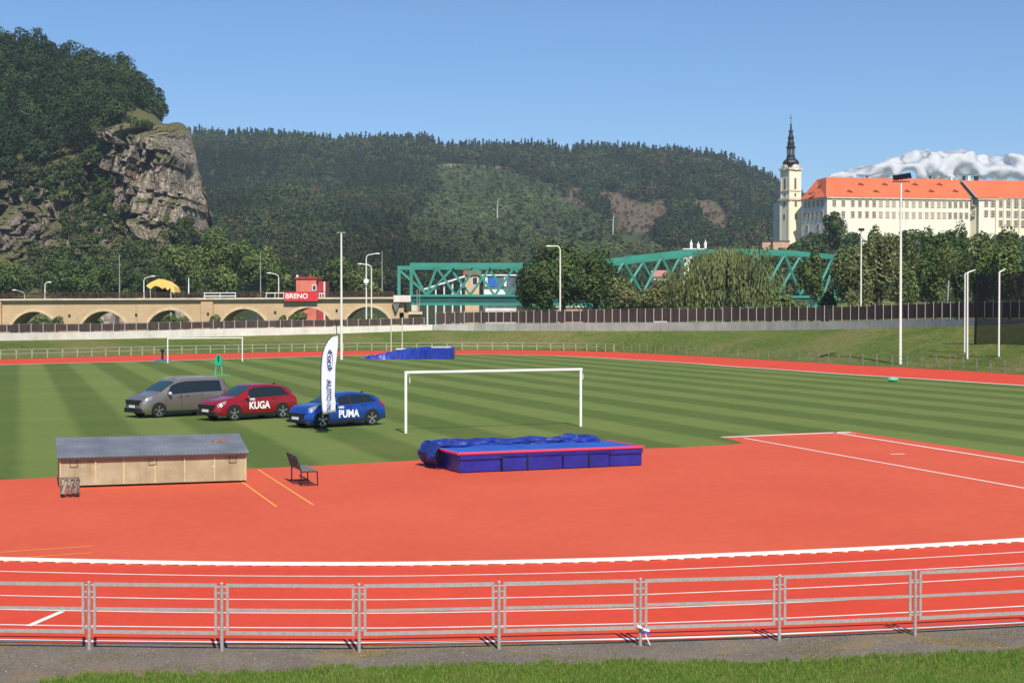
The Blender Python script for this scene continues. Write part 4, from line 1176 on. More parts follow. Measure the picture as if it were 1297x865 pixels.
# ------------------------------------------------------------------ teal truss bridge
def truss_side(t0, nodes_t, nodes_b, mt, w=.55, name='truss', first_post=True, ends=(True, True)):
    mb = MB()
    for a, b in zip(nodes_t, nodes_t[1:]): mb.beam(a, b, w, 1.0)
    allb = nodes_b
    return mb
def span(t0, pts_top, zbot, Ya, Yb, pxa, pxb, tops, d=.6, chord=1.0, left_post=True, right_post=True):
    Yf = lambda px: lerp(Ya, Yb, (px-pxa)/(pxb-pxa))
    def tp(px): return P(px, interp(px, pts_top), Yf(px))
    def bt(px): p = P(px, 375, Yf(px)); return Vector((p.x, p.y, zbot))
    mb = MB(); L = [tp(px) for px in np.linspace(pxa, pxb, 22)]
    for a, b in zip(L, L[1:]): mb.beam(a, b, .7, chord)
    mb.build('top_chord', TEAL, t0, world=True)
    mb = MB()
    bots = [(a+b)/2 for a, b in zip(tops, tops[1:])]
    seq = []
    for i, tpx in enumerate(tops):
        seq.append(('t', tpx))
        if i < len(bots): seq.append(('b', bots[i]))
    if bots and pxa < tops[0]-6: seq.insert(0, ('b', (pxa+tops[0])/2 + 3)); seq.insert(0, ('t', pxa))
    if bots and pxb > tops[-1]+6: seq.append(('b', (pxb+tops[-1])/2 - 3)); seq.append(('t', pxb))
    for (ka, a), (kb, b) in zip(seq, seq[1:]):
        pa_ = tp(a) - Vector((0,0,.4)) if ka == 't' else bt(a); pb_ = tp(b) - Vector((0,0,.4)) if kb == 't' else bt(b)
        mb.beam(pa_, pb_, .45, .62 if ka == 'b' else .48, up=(0, 1, 0))
    mb.build('diagonals', TEAL, t0, world=True)
    for flag, px in ((left_post, pxa), (right_post, pxb)):
        if flag: mb = MB(); p = tp(px); mb.beam(Vector((p.x, p.y, p.z+chord/2)), bt(px), .6, .75, up=(0,1,0)); mb.build('end_post', TEAL, t0, world=True)
    return tp, bt
zb1 = P(560, 374.5, 300).z
tb_ = thing('truss_bridge', 'level teal steel truss bridge span leaving the right end of the stone viaduct', 'bridge', (vx(520), 301, zb1-2), 0, 'teal truss bridge spans')
tops_near = [553, 602, 651, 700]; tops_far = [571.5, 619.5, 668, 712]
tpn, btn = span(tb_, [(500,336.3),(730,336.3)], zb1, 301, 301, 521, 722, tops_near)
tpf, btf = span(tb_, [(490,339.5),(730,338.5)], zb1+.3, 312, 312, 505.5, 722, tops_far, chord=.8)
x0, x1 = vx(519), P(722, 375, 301).x
mb = MB(); mb.box(((x0+x1)/2, 301, zb1-.0), (x1-x0, .9, .45)); mb.box(((x0+x1)/2, 301, zb1-2.0+.35), (x1-x0, .9, .45)); mb.build('girder_flanges', TEAL, tb_, world=True)
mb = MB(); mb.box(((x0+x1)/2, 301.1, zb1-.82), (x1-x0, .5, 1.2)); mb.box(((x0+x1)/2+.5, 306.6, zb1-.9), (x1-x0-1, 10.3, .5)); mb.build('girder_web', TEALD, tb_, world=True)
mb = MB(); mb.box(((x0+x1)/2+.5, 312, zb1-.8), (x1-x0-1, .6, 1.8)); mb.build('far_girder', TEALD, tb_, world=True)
mb = MB()
for px in range(540, 720, 24):
    a, b = P(px, 337, 301), P(px, 337, 301); mb.beam(Vector((a.x, 301.3, tpn(px).z)), Vector((a.x+1.3, 311.7, tpf(px).z)), .3, .3)
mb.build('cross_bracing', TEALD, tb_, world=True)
mb = MB(); mb.cyl((P(528,370,298).x, 298.8, zb1-3.0), (P(528,370,298).x, 298.8, zb1+1.2), .08, n=6); mb.cyl((P(531,370,298).x, 298.8, zb1-3.0), (P(531,370,298).x, 298.8, zb1+1.2), .08, n=6); mb.build('ladder', GALV2, tb_, world=True)
TOP2 = [(724,335.2),(764,331.8),(800,327.5),(838,322.8),(870,319.6),(935,318.2),(1000,320.3),(1020,322.2),(1060,326)]
tc_ = thing('truss_bridge', 'arched teal steel truss bridge span half hidden by the willow, toward the castle', 'bridge', (P(724,375,303).x, 303, zb1-2), 0, 'teal truss bridge spans')
span(tc_, TOP2, zb1+.6, 303, 330, 724, 1058, [742, 790, 838, 886, 935, 994, 1034])
span(tc_, [(a+14, b+2.6) for a, b in TOP2], zb1+.8, 313, 341, 735, 1068, [766, 814, 860, 908, 958, 1013, 1053], chord=.8)
mb = MB(); a, b = P(724,375,303), P(1058,375,330); mb.beam(Vector((a.x,a.y,zb1+.1)), Vector((b.x,b.y,zb1+.1)), .9, .5); mb.beam(Vector((a.x,a.y,zb1-1.8)), Vector((b.x,b.y,zb1-1.8)), .9, .5); mb.build('girder_flanges', TEAL, tc_, world=True)
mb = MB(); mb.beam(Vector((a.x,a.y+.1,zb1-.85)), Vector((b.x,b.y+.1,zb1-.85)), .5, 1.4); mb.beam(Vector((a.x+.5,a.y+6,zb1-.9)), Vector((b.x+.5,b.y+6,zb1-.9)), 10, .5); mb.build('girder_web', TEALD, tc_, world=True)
pr_ = thing('bridge_pier', 'pale stone pier under the teal truss bridge, hidden among trees', 'pier', (P(722,380,303).x, 307, 0))
mb = MB(); mb.box((0, 0, (zb1-2.2)/2-1), (5, 12, zb1-2.2+2)); mb.build('pier_wall', SAND, pr_)
mb = MB(); mb.box((0, 0, zb1-2.15), (5.8, 12.6, .3)); mb.build('pier_cap', LEDGE, pr_)
# pale strip of quay below the truss
p0, p1 = P(615, 390, 290), P(654, 390, 290); mb = MB(); mb.box(((p0.x+p1.x)/2, 290, P(620,391.2,290).z/2), (p1.x-p0.x, 3, P(620,389.6,290).z))
tag(mb.build('parapet', CONCW), 'low pale parapet just above the brown fence under the truss bridge', 'parapet')

# ------------------------------------------------------------------ castle
def plaster(name, c, c2):
    m, t = newmat(name, .9, .2); v = t.obj()
    k = t.ramp(t.noise(v, .12, 6), [(.3, c2), (.7, c)]); t.color(t.mix(t.ramp(t.noise(t.mapping(v, (.6,.6,.1)), 1, 5), [(.55, 0.0), (.8, .25)]), k, tuple(x*.65 for x in c))); return m
CW = plaster('cream_castle_plaster', (.80,.765,.65), (.74,.70,.59)); CY_ = plaster('yellow_castle_plaster', (.86,.79,.58), (.80,.73,.53)); CG = plaster('shade_grey_plaster', (.74,.72,.68), (.66,.64,.60))  # CG puts the shade of the left-facing walls into its grey
TILE, t = newmat('orange_roof_tiles', .85, .2); v = t.obj()
k = t.ramp(t.noise(v, .15, 6), [(.3, (.52,.115,.048)), (.7, (.62,.155,.068))]); t.color(t.mix(.3, k, t.ramp(t.noise(v, 1.6, 5), [(.35, (.40,.08,.035)), (.65, (.70,.19,.09))])))
SLATE = mat('dark_slate', (.022,.020,.028), .55, .1, .4, var=.3, scale=.5)
CYp = 600.0
def C(px, py, Y=CYp): return P(px, py, Y)
castle = thing('castle', 'long cream castle with orange tiled roofs and rows of windows on the hill at right', 'castle', C(1140, 305))
cz = lambda py, Y=CYp: P(1100, py, Y).z
zb, ze, zr = cz(318), cz(249.3), cz(226.5)
Aq, Bq = C(1047.5, 249, 590), C(1229, 249, 600)
ze = P(1047,249.2,590).z; zr = P(1140,226.8,606).z
ul = (Vector((Bq.x, Bq.y, 0)) - Vector((Aq.x, Aq.y, 0))); LW = ul.length; ul.normalize(); vl = Vector((-ul.y, ul.x, 0))
DW = 17.0
def prismz(mb, pts2, z0, z1): mb.prism([Vector((p.x, p.y, z0)) for p in pts2], (0,0,z1-z0))
A2 = Vector((Aq.x, Aq.y, 0)); B2 = Vector((Bq.x, Bq.y, 0))
mb = MB(); prismz(mb, [A2, B2, B2+vl*DW, A2+vl*DW], zb, ze); main_wall = mb.build('main_wing', CW, castle, world=True)
# left wing going back to the tower
T2 = C(1015, 252, 607); T2 = Vector((T2.x, T2.y, 0)); ll = (T2-A2).normalized(); lw = (T2-A2).length; lv = Vector((ll.y, -ll.x, 0))
if lv.x < 0: lv = -lv
mb = MB(); prismz(mb, [A2 + ll*.02 - vl*.0, T2, T2+lv*14, A2+vl*DW*.9+ul*.5], zb, ze-.05); mb.build('side_wing', CG, castle, world=True)
# roofs
ov = .6
e0 = A2 - ul*ov - vl*ov; e1 = B2 + ul*2.0 - vl*ov; e2 = B2 + ul*2.0 + vl*(DW+ov); e3 = A2 - ul*ov + vl*(DW+ov)
r0 = A2 + ul*3.0 + vl*(DW/2); r1 = B2 + vl*(DW/2) + ul*0
Z = lambda p, z: Vector((p.x, p.y, z))
mb = MB()
mb.poly([Z(e0,ze), Z(e1,ze), Z(r1,zr), Z(r0,zr)]); mb.poly([Z(e1,ze), Z(e2,ze), Z(r1,zr)]); mb.poly([Z(e2,ze), Z(e3,ze), Z(r0,zr), Z(r1,zr)]); mb.poly([Z(e3,ze), Z(e0,ze), Z(r0,zr)]); mb.poly([Z(e3,ze), Z(e2,ze), Z(e1,ze), Z(e0,ze)])
roof = mb.build('main_roof', TILE, castle, world=True)
te = T2 - lv*ov; te2 = T2 + lv*14; tm = T2 + lv*7
mb = MB(); ae = A2 - lv*ov
mb.poly([Z(ae,ze-.03), Z(r0,zr-.05), Z(tm,zr-.05), Z(te,ze-.03)]); mb.poly([Z(te,ze-.03), Z(tm,zr-.05), Z(te2,ze-.03)]); mb.poly([Z(te2,ze-.03), Z(tm,zr-.05), Z(r0,zr-.05), Z(e3,ze-.03)])
mb.build('side_roof', TILE, castle, world=True)
mb = MB(); mb.beam(Z(A2-vl*.3-ul*.3, ze-.35), Z(B2-vl*.3, ze-.35), .5, .5); mb.beam(Z(A2-lv*.3, ze-.4), Z(T2-lv*.3, ze-.4), .5, .5); mb.build('cornice', LEDGE, castle, world=True)
# right block (white, then yellow with pilasters) standing a little forward
A3 = C(1240, 249, 598); A3 = Vector((A3.x, A3.y, 0)); B3 = C(1420, 249, 600); B3 = Vector((B3.x, B3.y, 0)); M3 = C(1261, 249, 598.2); M3 = Vector((M3.x, M3.y, 0))
vy = Vector((0,1,0))
mb = MB(); prismz(mb, [A3, M3, M3+vy*16, A3+vy*16], zb, ze-.1); mb.build('right_wing', CW, castle, world=True)
mb = MB(); prismz(mb, [M3+Vector((.02,-.25,0)), B3+vy*-.25, B3+vy*16, M3+Vector((.02,16,0))], zb, ze-.12); mb.build('yellow_wing', CY_, castle, world=True)
mb = MB(); prismz(mb, [B2+ul*.02+vl*1.2, Vector((A3.x-.02, A3.y+1.5, 0)), Vector((A3.x-.02, A3.y+14, 0)), B2+ul*.02+vl*12], zb, ze-.2); mb.build('recess_wing', plaster('recess_plaster', (.62,.56,.42), (.56,.50,.38)), castle, world=True)
mb = MB(); a, b = A3+Vector((-1.0,-.7,0)), B3+Vector((0,-.9,0)); ra, rb = A3+Vector((-4.5,8,0)), B3+Vector((0,8,0)); zr3 = P(1270,228.8,606).z
mb.poly([Z(a,ze), Z(b,ze), Z(rb,zr3), Z(ra,zr3)]); mb.poly([Z(a,ze), Z(ra,zr3), Z(A3+Vector((-1,16.5,0)),ze)]); mb.poly([Z(A3+Vector((-1,16.5,0)),ze), Z(ra,zr3), Z(rb,zr3), Z(B3+vy*16.5,ze)])
mb.build('right_roof', TILE, castle, world=True)
mb = MB(); mb.beam(Z(B2+ul*.5-vl*.6, ze+.05), Z(r1, zr+.15), 1.2, .25); mb.beam(Z(a, ze+.1), Z(ra, zr3+.15), .9, .25); mb.build('roof_valley', mat('grey_lead', (.26,.23,.21), .8), castle, world=True)
mb = MB(); mb.beam(Z(A3+Vector((-.6,-.3,0)), ze-.4), Z(B3+Vector((0,-.5,0)), ze-.4), .5, .45); mb.build('cornice', LEDGE, castle, world=True)
for px, yt_, yb_2, w_, m_ in ((1227, 223.5, 231, 1.1, PLATE), (1205, 224, 229, .7, PLATE), (1221, 224, 229, .9, SLATE), (1236.5, 224, 229, 1.4, SLATE), (1098, 223.5, 228, .6, SLATE), (1178, 223.5, 228, .6, SLATE), (1259, 226.5, 231, .6, LEDGE), (1276, 226.5, 231, .6, LEDGE)):
    p = P(px, (yt_+yb_2)/2, 607); q = (yb_2-yt_)*607/F; mb = MB(); mb.box((p.x, p.y, p.z), (w_, w_, q)); mb.box((p.x, p.y, p.z+q/2+.08), (w_+.25, w_+.25, .16)); mb.build('chimney', m_, castle, world=True)
# eye dormers
def roofpt(px, py):
    d = ray(px, py); n0 = (Z(r0,zr)-Z(e0,ze)).cross(Z(e1,ze)-Z(e0,ze)).normalized(); o = Vector((0,0,H)); t_ = (Z(e0,ze)-o).dot(n0)/d.dot(n0); return o+d*t_
dm = MB(); dm.prism([Vector((-1.35,0,-.1)), Vector((-.6,0,.42)), Vector((0,0,.62)), Vector((.6,0,.42)), Vector((1.35,0,-.1))], (0,2.2,.6))
proto = None
for px, py in ((1090,234.5),(1120.5,234.5),(1159,234.5),(1190,234.5),(1076,243.3),(1109.5,243.3),(1149,243),(1179.5,243),(1210,243)):
    q = roofpt(px, py)
    if proto is None: proto = dm.build('dormer', mat('brown_dormer', (.22,.055,.03), .9), castle); o = proto
    else: o = proto.copy(); col.objects.link(o); o.parent = castle
    o.location = q - castle.location + Vector((0,-.35,0))
for px, py in ((1038,236.5),(1038,245),(1025,246.5)):
    q = P(px, py, 599 if py > 240 else 602); o = proto.copy(); col.objects.link(o); o.parent = castle; o.location = q - castle.location + Vector((0,-1.5,0)); o.rotation_euler = (0,0,R(-45))
# windows, two or three rows
WG = mat('window_grey', (.155,.135,.115), .3, 0, .5); WF = mat('window_blind', (.40,.36,.29), .8); 
def wmesh(w, h_, m_):
    b = MB(); b.cur = 0; b.box((0,-.08,0), (w, .10, h_)); b.cur = 1
    b.box((0,-.11,h_/2+.14), (w+.5,.22,.2)); b.box((0,-.11,-h_/2-.1), (w+.4,.22,.16)); b.box((-w/2-.12,-.06,0), (.2,.12,h_)); b.box((w/2+.12,-.06,0), (.2,.12,h_)); b.box((0,-.145,0), (.1,.05,h_)); b.box((0,-.142,h_*.15), (w,.04,.1))
    o = b.build('window', [m_, LEDGE], castle); col.objects.unlink(o); o.parent = None; return o
wd, wlt, wy = wmesh(1.15, 2.05, WG), wmesh(1.15, 2.05, WF), wmesh(1.15, 3.4, WG)
def put(o0, pos, rz=0):
    o = o0.copy(); col.objects.link(o); o.parent = castle; o.location = pos - castle.location; o.rotation_euler = (0,0,rz)
def walls_at(px, z, A, U, off=.0):
    d = ray(px, 300); # intersect vertical plane
    nrm = Vector((-U.y, U.x, 0)); t_ = A.dot(nrm)/d.dot(nrm); p = d*t_; return Vector((p.x, p.y, z)) - Vector((0,0,0)) + Vector((0,off,0))
main_px = [1056.5,1068,1080,1089,1098,1107,1115.5,1124,1132,1141,1148.5,1157,1165.5,1173.6,1181,1189,1196,1203,1210,1217,1224]
angm = math.atan2(ul.y, ul.x)
for i, px in enumerate(main_px):
    for py in (258.4, 272.4):
        light = 6 <= i <= 16 and not (py < 265 and i in (9, 13))
        put(wlt if light else wd, walls_at(px, cz(py, 595), A2, ul), angm)
for i, px in enumerate((1249,1257.5)):
    for py in (257.6, 270.5): put(wd, walls_at(px, cz(py, 598), A3, Vector((1,0,0))))
for px in (1267.5,1277.3,1287,1296.3,1306,1316):
    put(wy, walls_at(px, cz(256.5, 598), M3+vy*-.25, Vector((1,0,0))))
    for py in (271.0, 282.8): put(wd, walls_at(px, cz(py, 598), M3+vy*-.25, Vector((1,0,0))))
put(wd, walls_at(1233, cz(257.6,600), A3+vy*1.5, Vector((1,0,0)))); put(wd, walls_at(1233, cz(270.5,600), A3+vy*1.5, Vector((1,0,0))))
mb = MB()
for px in (1262,1272.3,1282,1291.8,1301,1311):
    p = walls_at(px, 0, M3+vy*-.25, Vector((1,0,0))); mb.box((p.x, p.y-.08, (zb+ze)/2), (.7,.14,ze-zb-1.4))
mb.build('pilasters', CW, castle, world=True)
angl = math.atan2(-ll.y, -ll.x)
for px in (1020,1025,1030.5,1036,1041.3):
    for py in (259.5, 273.5): put(wd, walls_at(px, cz(py, 599)+.2, A2, -ll), angl)
for px in (1022.5, 1037): put(wd, walls_at(px, cz(289, 599), A2, -ll), angl)
for o in (wd, wlt, wy): bpy.data.objects.remove(o)

# ------------------------------------------------------------------ castle church tower
tw0 = C(1002.5, 303, 612)
tower = thing('church_tower', 'slender yellow church tower with a dark baroque spire at the left end of the castle', 'tower', (tw0.x, 614, tw0.z-4))
s6 = 612/F
def tz(py): return P(1003, py, 612).z - tower.location.z
tw = 9.2*s6*2/2
rot = R(-32)          # two faces show: broad yellow one towards the right, narrow grey one to the left
def sq(mb, w_, d__, z0, z1, extra=0):
    cs, sn = math.cos(rot), math.sin(rot)
    pts_ = [Vector((x*cs-y*sn, x*sn+y*cs, z0)) for x, y in ((-w_/2,-d__/2),(w_/2,-d__/2),(w_/2,d__/2),(-w_/2,d__/2))]
    mb.prism(pts_, (0,0,z1-z0))
rot = R(28)
Wt = 5.7
mb = MB(); sq(mb, Wt+.6, Wt+.6, -6, tz(252.5)); lower = mb.build('lower_stage', CY_, tower)
mb = MB(); sq(mb, Wt, Wt, tz(252.4), tz(213.5)); upper = mb.build('upper_stage', CY_, tower)
mb = MB()
for z0, z1, e in ((tz(254), tz(251.2), 1.5), (tz(242.5), tz(241.2), .5), (tz(215.5), tz(213), 1.1)): sq(mb, Wt+e, Wt+e, z0, z1)
mb.build('cornices', LEDGE, tower)
mb = MB()
cs, sn = math.cos(rot), math.sin(rot)
def L2W(x, y, z): return Vector((x*cs-y*sn, x*sn+y*cs, z))
hw = Wt/2
for x in (-hw+.3, hw-.3):
    for (a, b, e) in ((-5, tz(254), .3), (tz(251.2), tz(215.5), 0)):
        mb.prism([L2W(x-.35,-hw-e-.12,a), L2W(x+.35,-hw-e-.12,a), L2W(x+.35,-hw-e+.05,a), L2W(x-.35,-hw-e+.05,a)], (0,0,b-a))
        mb.prism([L2W(-hw-e-.12,x-.35,a), L2W(-hw-e+.05,x-.35,a), L2W(-hw-e+.05,x+.35,a), L2W(-hw-e-.12,x+.35,a)], (0,0,b-a))
mb.build('corner_pilasters', CW, tower)
def twin(x, side, z0, z1, w_, e):
    b = MB()
    if side == 'f': pts_ = [L2W(x-w_/2,-hw-e-.10,z0), L2W(x+w_/2,-hw-e-.10,z0), L2W(x+w_/2,-hw-e+.05,z0), L2W(x-w_/2,-hw-e+.05,z0)]
    else: pts_ = [L2W(-hw-e-.10,x-w_/2,z0), L2W(-hw-e+.05,x-w_/2,z0), L2W(-hw-e+.05,x+w_/2,z0), L2W(-hw-e-.10,x+w_/2,z0)]
    b.prism(pts_, (0,0,z1-z0)); b.build('window', WG, tower)
for sd_ in ('f', 's'):
    twin(0, sd_, tz(262), tz(255.8), 1.1, .3); twin(0, sd_, tz(278), tz(271.5), 1.0, .3)
    twin(0, sd_, tz(240), tz(226), 1.0, 0)
    twin(0, sd_, tz(249.5), tz(245), .8, 0)
# clock gables and clock faces
for (nx, ny) in ((0,-1), (-1,0)):
    b = MB()
    P3 = lambda t_, o_, z: L2W(t_ if nx == 0 else -o_, -o_ if nx == 0 else t_, z)
    pts_ = [P3(1.9*math.cos(a), hw+.05, tz(213.5)+1.5*math.sin(a)+.1) for a in [math.pi*k_/10 for k_ in range(11)]]
    nvec = (P3(0, hw+.5, 0) - P3(0, hw+.05, 0)); b.prism(pts_, nvec); b.build('clock_gable', LEDGE, tower)
    b = MB(); cc = P3(0, hw+.62, tz(212.6)); b.cyl(cc-nvec.normalized()*.12, cc, 1.05, 1.05, 20); cf = b.build('clock_face', PLATE, tower)
    b = MB(); up_ = Vector((0,0,1)); rt = P3(1,0,0)-P3(0,0,0); b.beam(cc+nvec.normalized()*.04, cc+nvec.normalized()*.04+up_*.8, .08, .1); b.beam(cc+nvec.normalized()*.04, cc+nvec.normalized()*.04+rt*.55-up_*.2, .08, .1); b.build('clock_hands', DARK, cf)
prof = [(3.5,213),(3.4,211.5),(2.6,210),(3.1,208),(3.35,206),(3.0,203.5),(2.0,201),(1.6,199),(1.75,198.6),(1.75,197.6),(1.55,197),(1.55,187.5),(1.95,187),(1.95,185.6),(1.35,184.5),(1.5,180.5),(1.25,179.5),(1.05,177),(1.3,173.5),(.95,172),(.7,168),(.9,165.5),(.45,163.5),(.28,158),(.38,157),(.12,155.5),(.08,149.5)]
b = MB(); b.lathe((0,0,0), [(r_, tz(y_)) for r_, y_ in prof], 8, R(22)); b.build('spire', SLATE, tower)
b = MB()
for k_ in range(8):
    a = 2*math.pi*k_/8; b.prism([Vector((1.46*math.cos(a-.2), 1.46*math.sin(a-.2), tz(196))), Vector((1.46*math.cos(a+.2), 1.46*math.sin(a+.2), tz(196))), Vector((1.46*math.cos(a+.2), 1.46*math.sin(a+.2), tz(189))), Vector((1.46*math.cos(a-.2), 1.46*math.sin(a-.2), tz(189)))], Vector((math.cos(a), math.sin(a), 0))*.12)
b.build('lantern_openings', mat('lantern_sky_grey', (.16,.19,.24), .6), tower)
b = MB(); b.lathe((0,0,tz(149.5)), [(.05,-.1),(.32,.1),(.32,.3),(.05,.5)], 10); b.box((0,0,tz(149.5)+1.0), (.10,.10,1.2)); b.box((0,0,tz(149.5)+1.15), (.6,.10,.10)); b.build('finial', DARK, tower)
# annex at the foot of the tower, left of it
p = C(990, 300, 622); b = MB(); b.box((p.x-tower.location.x-.3, 9, (tz(255)-6)/2), (4.5, 8, tz(255)+6)); b.build('rear_annex', CG, tower)

# pink retaining block and white villa
for i, (x0, x1, yt_, yb_2, lb) in enumerate(((965.5, 976.5, 306.5, 322, 'smaller pinkish brick bastion block below the church tower'), (979, 1000, 306, 324, 'wider pinkish brick bastion block below the church tower'))):
    p0, p1 = P(x0, yb_2, 560), P(x1, yb_2, 560); zt = P(x0, yt_, 560).z
    t0 = thing('bastion', lb, 'bastion', ((p0.x+p1.x)/2, 560, 0)); b = MB(); b.box((0, 2.5, zt/2), (p1.x-p0.x, 5, zt)); b.build('wall', mat('pinkish_brick', (.50,.32,.22), .9, var=.15, scale=.8), t0)
    b = MB(); b.box((0, 2.5, zt+.15), (p1.x-p0.x+.5, 5.4, .3)); b.build('coping', mat('dark_coping', (.10,.06,.05), .8), t0)
vl_ = house('white_villa', 'ornate white villa with turrets above the truss, behind the willow', 866, 894, 316, 345, 480, 9, CW, PLATE, [(868,330,.8,1.2),(876,330,.8,1.2),(886,330,.8,1.2),(890,323,.8,1.2)], 'flat')
for px, yt_ in ((875.5, 302), (884.5, 305), (893.5, 302)):
    p = P(px, 314, 482); b = MB(); h_ = (314-yt_)*482/F; b.lathe((p.x-vl_.location.x, 2, p.z-.3), [(.42,0),(.42,h_*.45),(.55,h_*.5),(.18,h_*.75),(.05,h_)], 10); b.build('turret', PLATE, vl_)
house('pink_roof_house', 'small house with a pinkish roof glimpsed between the truss and the bushes', 828, 845, 351, 370, 400, 8, PLATE, mat('pink_tiles', (.42,.20,.16), .9, var=.1, scale=1), [], 'gable', 1.6)

# ------------------------------------------------------------------ foliage generators
def quads(Pc, N, size, asp=.8):
    """Pc centres (M,3), N normals (M,3), size (M,) -> (M*4,3)"""
    N = N/np.linalg.norm(N, axis=1, keepdims=True)
    r_ = rng.normal(size=N.shape); U = np.cross(N, r_); U /= np.linalg.norm(U, axis=1, keepdims=True); Wv = np.cross(N, U)
    s = size[:, None]/2; j = lambda: rng.uniform(.6, 1.25, (len(Pc), 1))
    V = np.stack([Pc - U*s*j() - Wv*s*asp*j(), Pc + U*s*j() - Wv*s*asp*j(), Pc + U*s*j() + Wv*s*asp*j(), Pc - U*s*j() + Wv*s*asp*j()], 1)
    return V.reshape(-1, 3)
def rdir(n_, up=.0):
    d = rng.normal(size=(n_, 3)); d[:, 2] += up; return d/np.linalg.norm(d, axis=1, keepdims=True)
def crowns(cen, rad, nper, size, tint, K=7, up=.35, jit=.55, conic=None):
    """many crowns at once: cen (T,3), rad (T,3), nper (T,), size (T,), tint (T,3)"""
    T_ = len(cen); idx = np.repeat(np.arange(T_), nper); M = len(idx)
    sub = rdir(T_*K, .25).reshape(T_, K, 3) * rng.uniform(.30, .72, (T_, K, 1)); sr = rng.uniform(.30, .52, (T_, K))
    k_ = rng.integers(0, K, M); d = rdir(M, up)
    c = sub[idx, k_] + d * (sr[idx, k_])[:, None] * rng.uniform(.82, 1.08, (M, 1))
    Pc = cen[idx] + c*rad[idx]
    Nn = d + rng.normal(0, jit, (M, 3))*.8 + np.array([0,0,.15])
    if conic is not None:
        m = conic[idx]; h_ = rng.uniform(0, 1, M)**1.25; a = rng.uniform(0, 2*np.pi, M); rr = (1-h_)*rng.uniform(.65, 1.05, M)
        cc = np.stack([np.cos(a)*rr, np.sin(a)*rr, h_*2.6-1.0], 1); Pm = cen[idx] + cc*rad[idx]*np.array([.62,.62,1]); Nm = np.stack([np.cos(a), np.sin(a), np.full(M, .35)], 1) + rng.normal(0, .35, (M, 3))
        Pc = np.where(m[:, None], Pm, Pc); Nn = np.where(m[:, None], Nm, Nn)
    V = quads(Pc, Nn, size[idx]*rng.uniform(.7, 1.3, M))
    tt = tint[idx]*rng.uniform(.75, 1.28, (M, 1))
    return V, tt
def tintv(cols, n_, sp=.15):
    c = np.array(cols)[rng.integers(0, len(cols), n_)]; return c*rng.uniform(1-sp, 1+sp, (n_, 1))
BARK = mat('bark', (.09,.07,.055), .95, var=.3, scale=3, bump=.03)
BARKP = mat('pale_bark', (.34,.32,.28), .9, var=.3, scale=2)
DGREEN = [(.046,.078,.024),(.060,.096,.030),(.076,.112,.038)]
MGREEN = [(.090,.135,.036),(.118,.165,.048),(.150,.185,.064)]
LGREEN = [(.11,.145,.042),(.135,.170,.055),(.155,.18,.068)]
OLIVE = [(.150,.168,.066),(.165,.165,.074),(.130,.150,.056)]
def tree(name, label, px, ytop, ybot, halfw, Y, cols, n_=2600, leaf=.5, K=26, group=None, bark=None, airy=False, zbase=0.0, willow=False, cat='tree'):
    s = Y/F; top = P(px, ytop, Y).z; bot = P(px, ybot, Y).z; x = P(px, 400, Y).x
    t0 = thing(name, label, cat, (x, Y, zbase), 0, group)
    halfw *= 1.18
    if ybot == 397: ybot = 412; bot = P(px, ybot, Y).z
    hz = (top-bot)/2; cz_ = (top+bot)/2 - zbase; rx = halfw*s; n_ = int(n_*1.25)
    b = MB(); th = max(.15, rx*.07); b.cyl((0,0,-.3), (rx*.05,0,cz_), th*1.2, th*.7, 9); ptop = Vector((rx*.05,0,cz_))
    lr = random.Random(int(px*7+ytop))
    for i in range(9):
        a = lr.uniform(0, 6.28); z0 = lerp(max(.2*cz_, cz_-hz*.9), cz_, lr.random()); q = Vector((math.cos(a)*rx*.62, math.sin(a)*rx*.62, min(z0+hz*lr.uniform(.3,.8), cz_+hz*.75)))
        m_ = lerp(Vector((0,0,z0)), q, .5) + Vector((0,0,-.1*hz)); b.cyl((0,0,z0), m_, th*.5, th*.32, 6); b.cyl(m_, q, th*.32, th*.1, 6)
    b.cyl(ptop, (rx*.02,0,cz_+hz*.7), th*.7, th*.12, 7); b.build('trunk', bark or BARK, t0)
    # lumpy crown from sub blobs
    KK = K; sub = rdir(KK, .15)*rng.uniform(.15, .74, (KK, 1)); sr = rng.uniform(.20, .42, KK)*(1.0 if not airy else .75)
    n_ = int(n_*1.9); leaf = leaf*.8
    k_ = rng.integers(0, KK, n_); d = rdir(n_, .25)
    rr = rng.uniform(.72, 1.12, (n_, 1))
    c = sub[k_] + d*sr[k_][:, None]*rr
    if willow:
        dr = rng.uniform(0, .75, n_)**1.2; strands = np.round(np.arctan2(c[:,1], c[:,0])*9)/9
        c[:, 2] = c[:, 2]*.75+.2 - dr*(np.hypot(c[:,0], c[:,1]) > .25); c[:,0] += .03*np.sin(strands*40)
    c[:, 2] = np.maximum(c[:, 2], -1.0)
    Pc = c*np.array([rx, rx*.8, hz]) + np.array([0, 0, cz_])
    Nn = d + rng.normal(0, .5, (n_, 3))
    bt_ = np.array(cols)[rng.integers(0, len(cols), KK)]*rng.uniform(.8, 1.25, (KK, 1))
    V = quads(Pc, Nn, rng.uniform(.6, 1.3, n_)*leaf, .75)
    if willow:
        V = V.reshape(-1, 4, 3); cc = V.mean(1, keepdims=True); V = (cc + (V-cc)*np.array([.45, .45, 1.7])).reshape(-1, 3)
    tt = bt_[k_]*rng.uniform(.85, 1.45, (n_, 1))
    nmesh('crown', V, 4, LEAF, tt, parent=t0)
    return t0

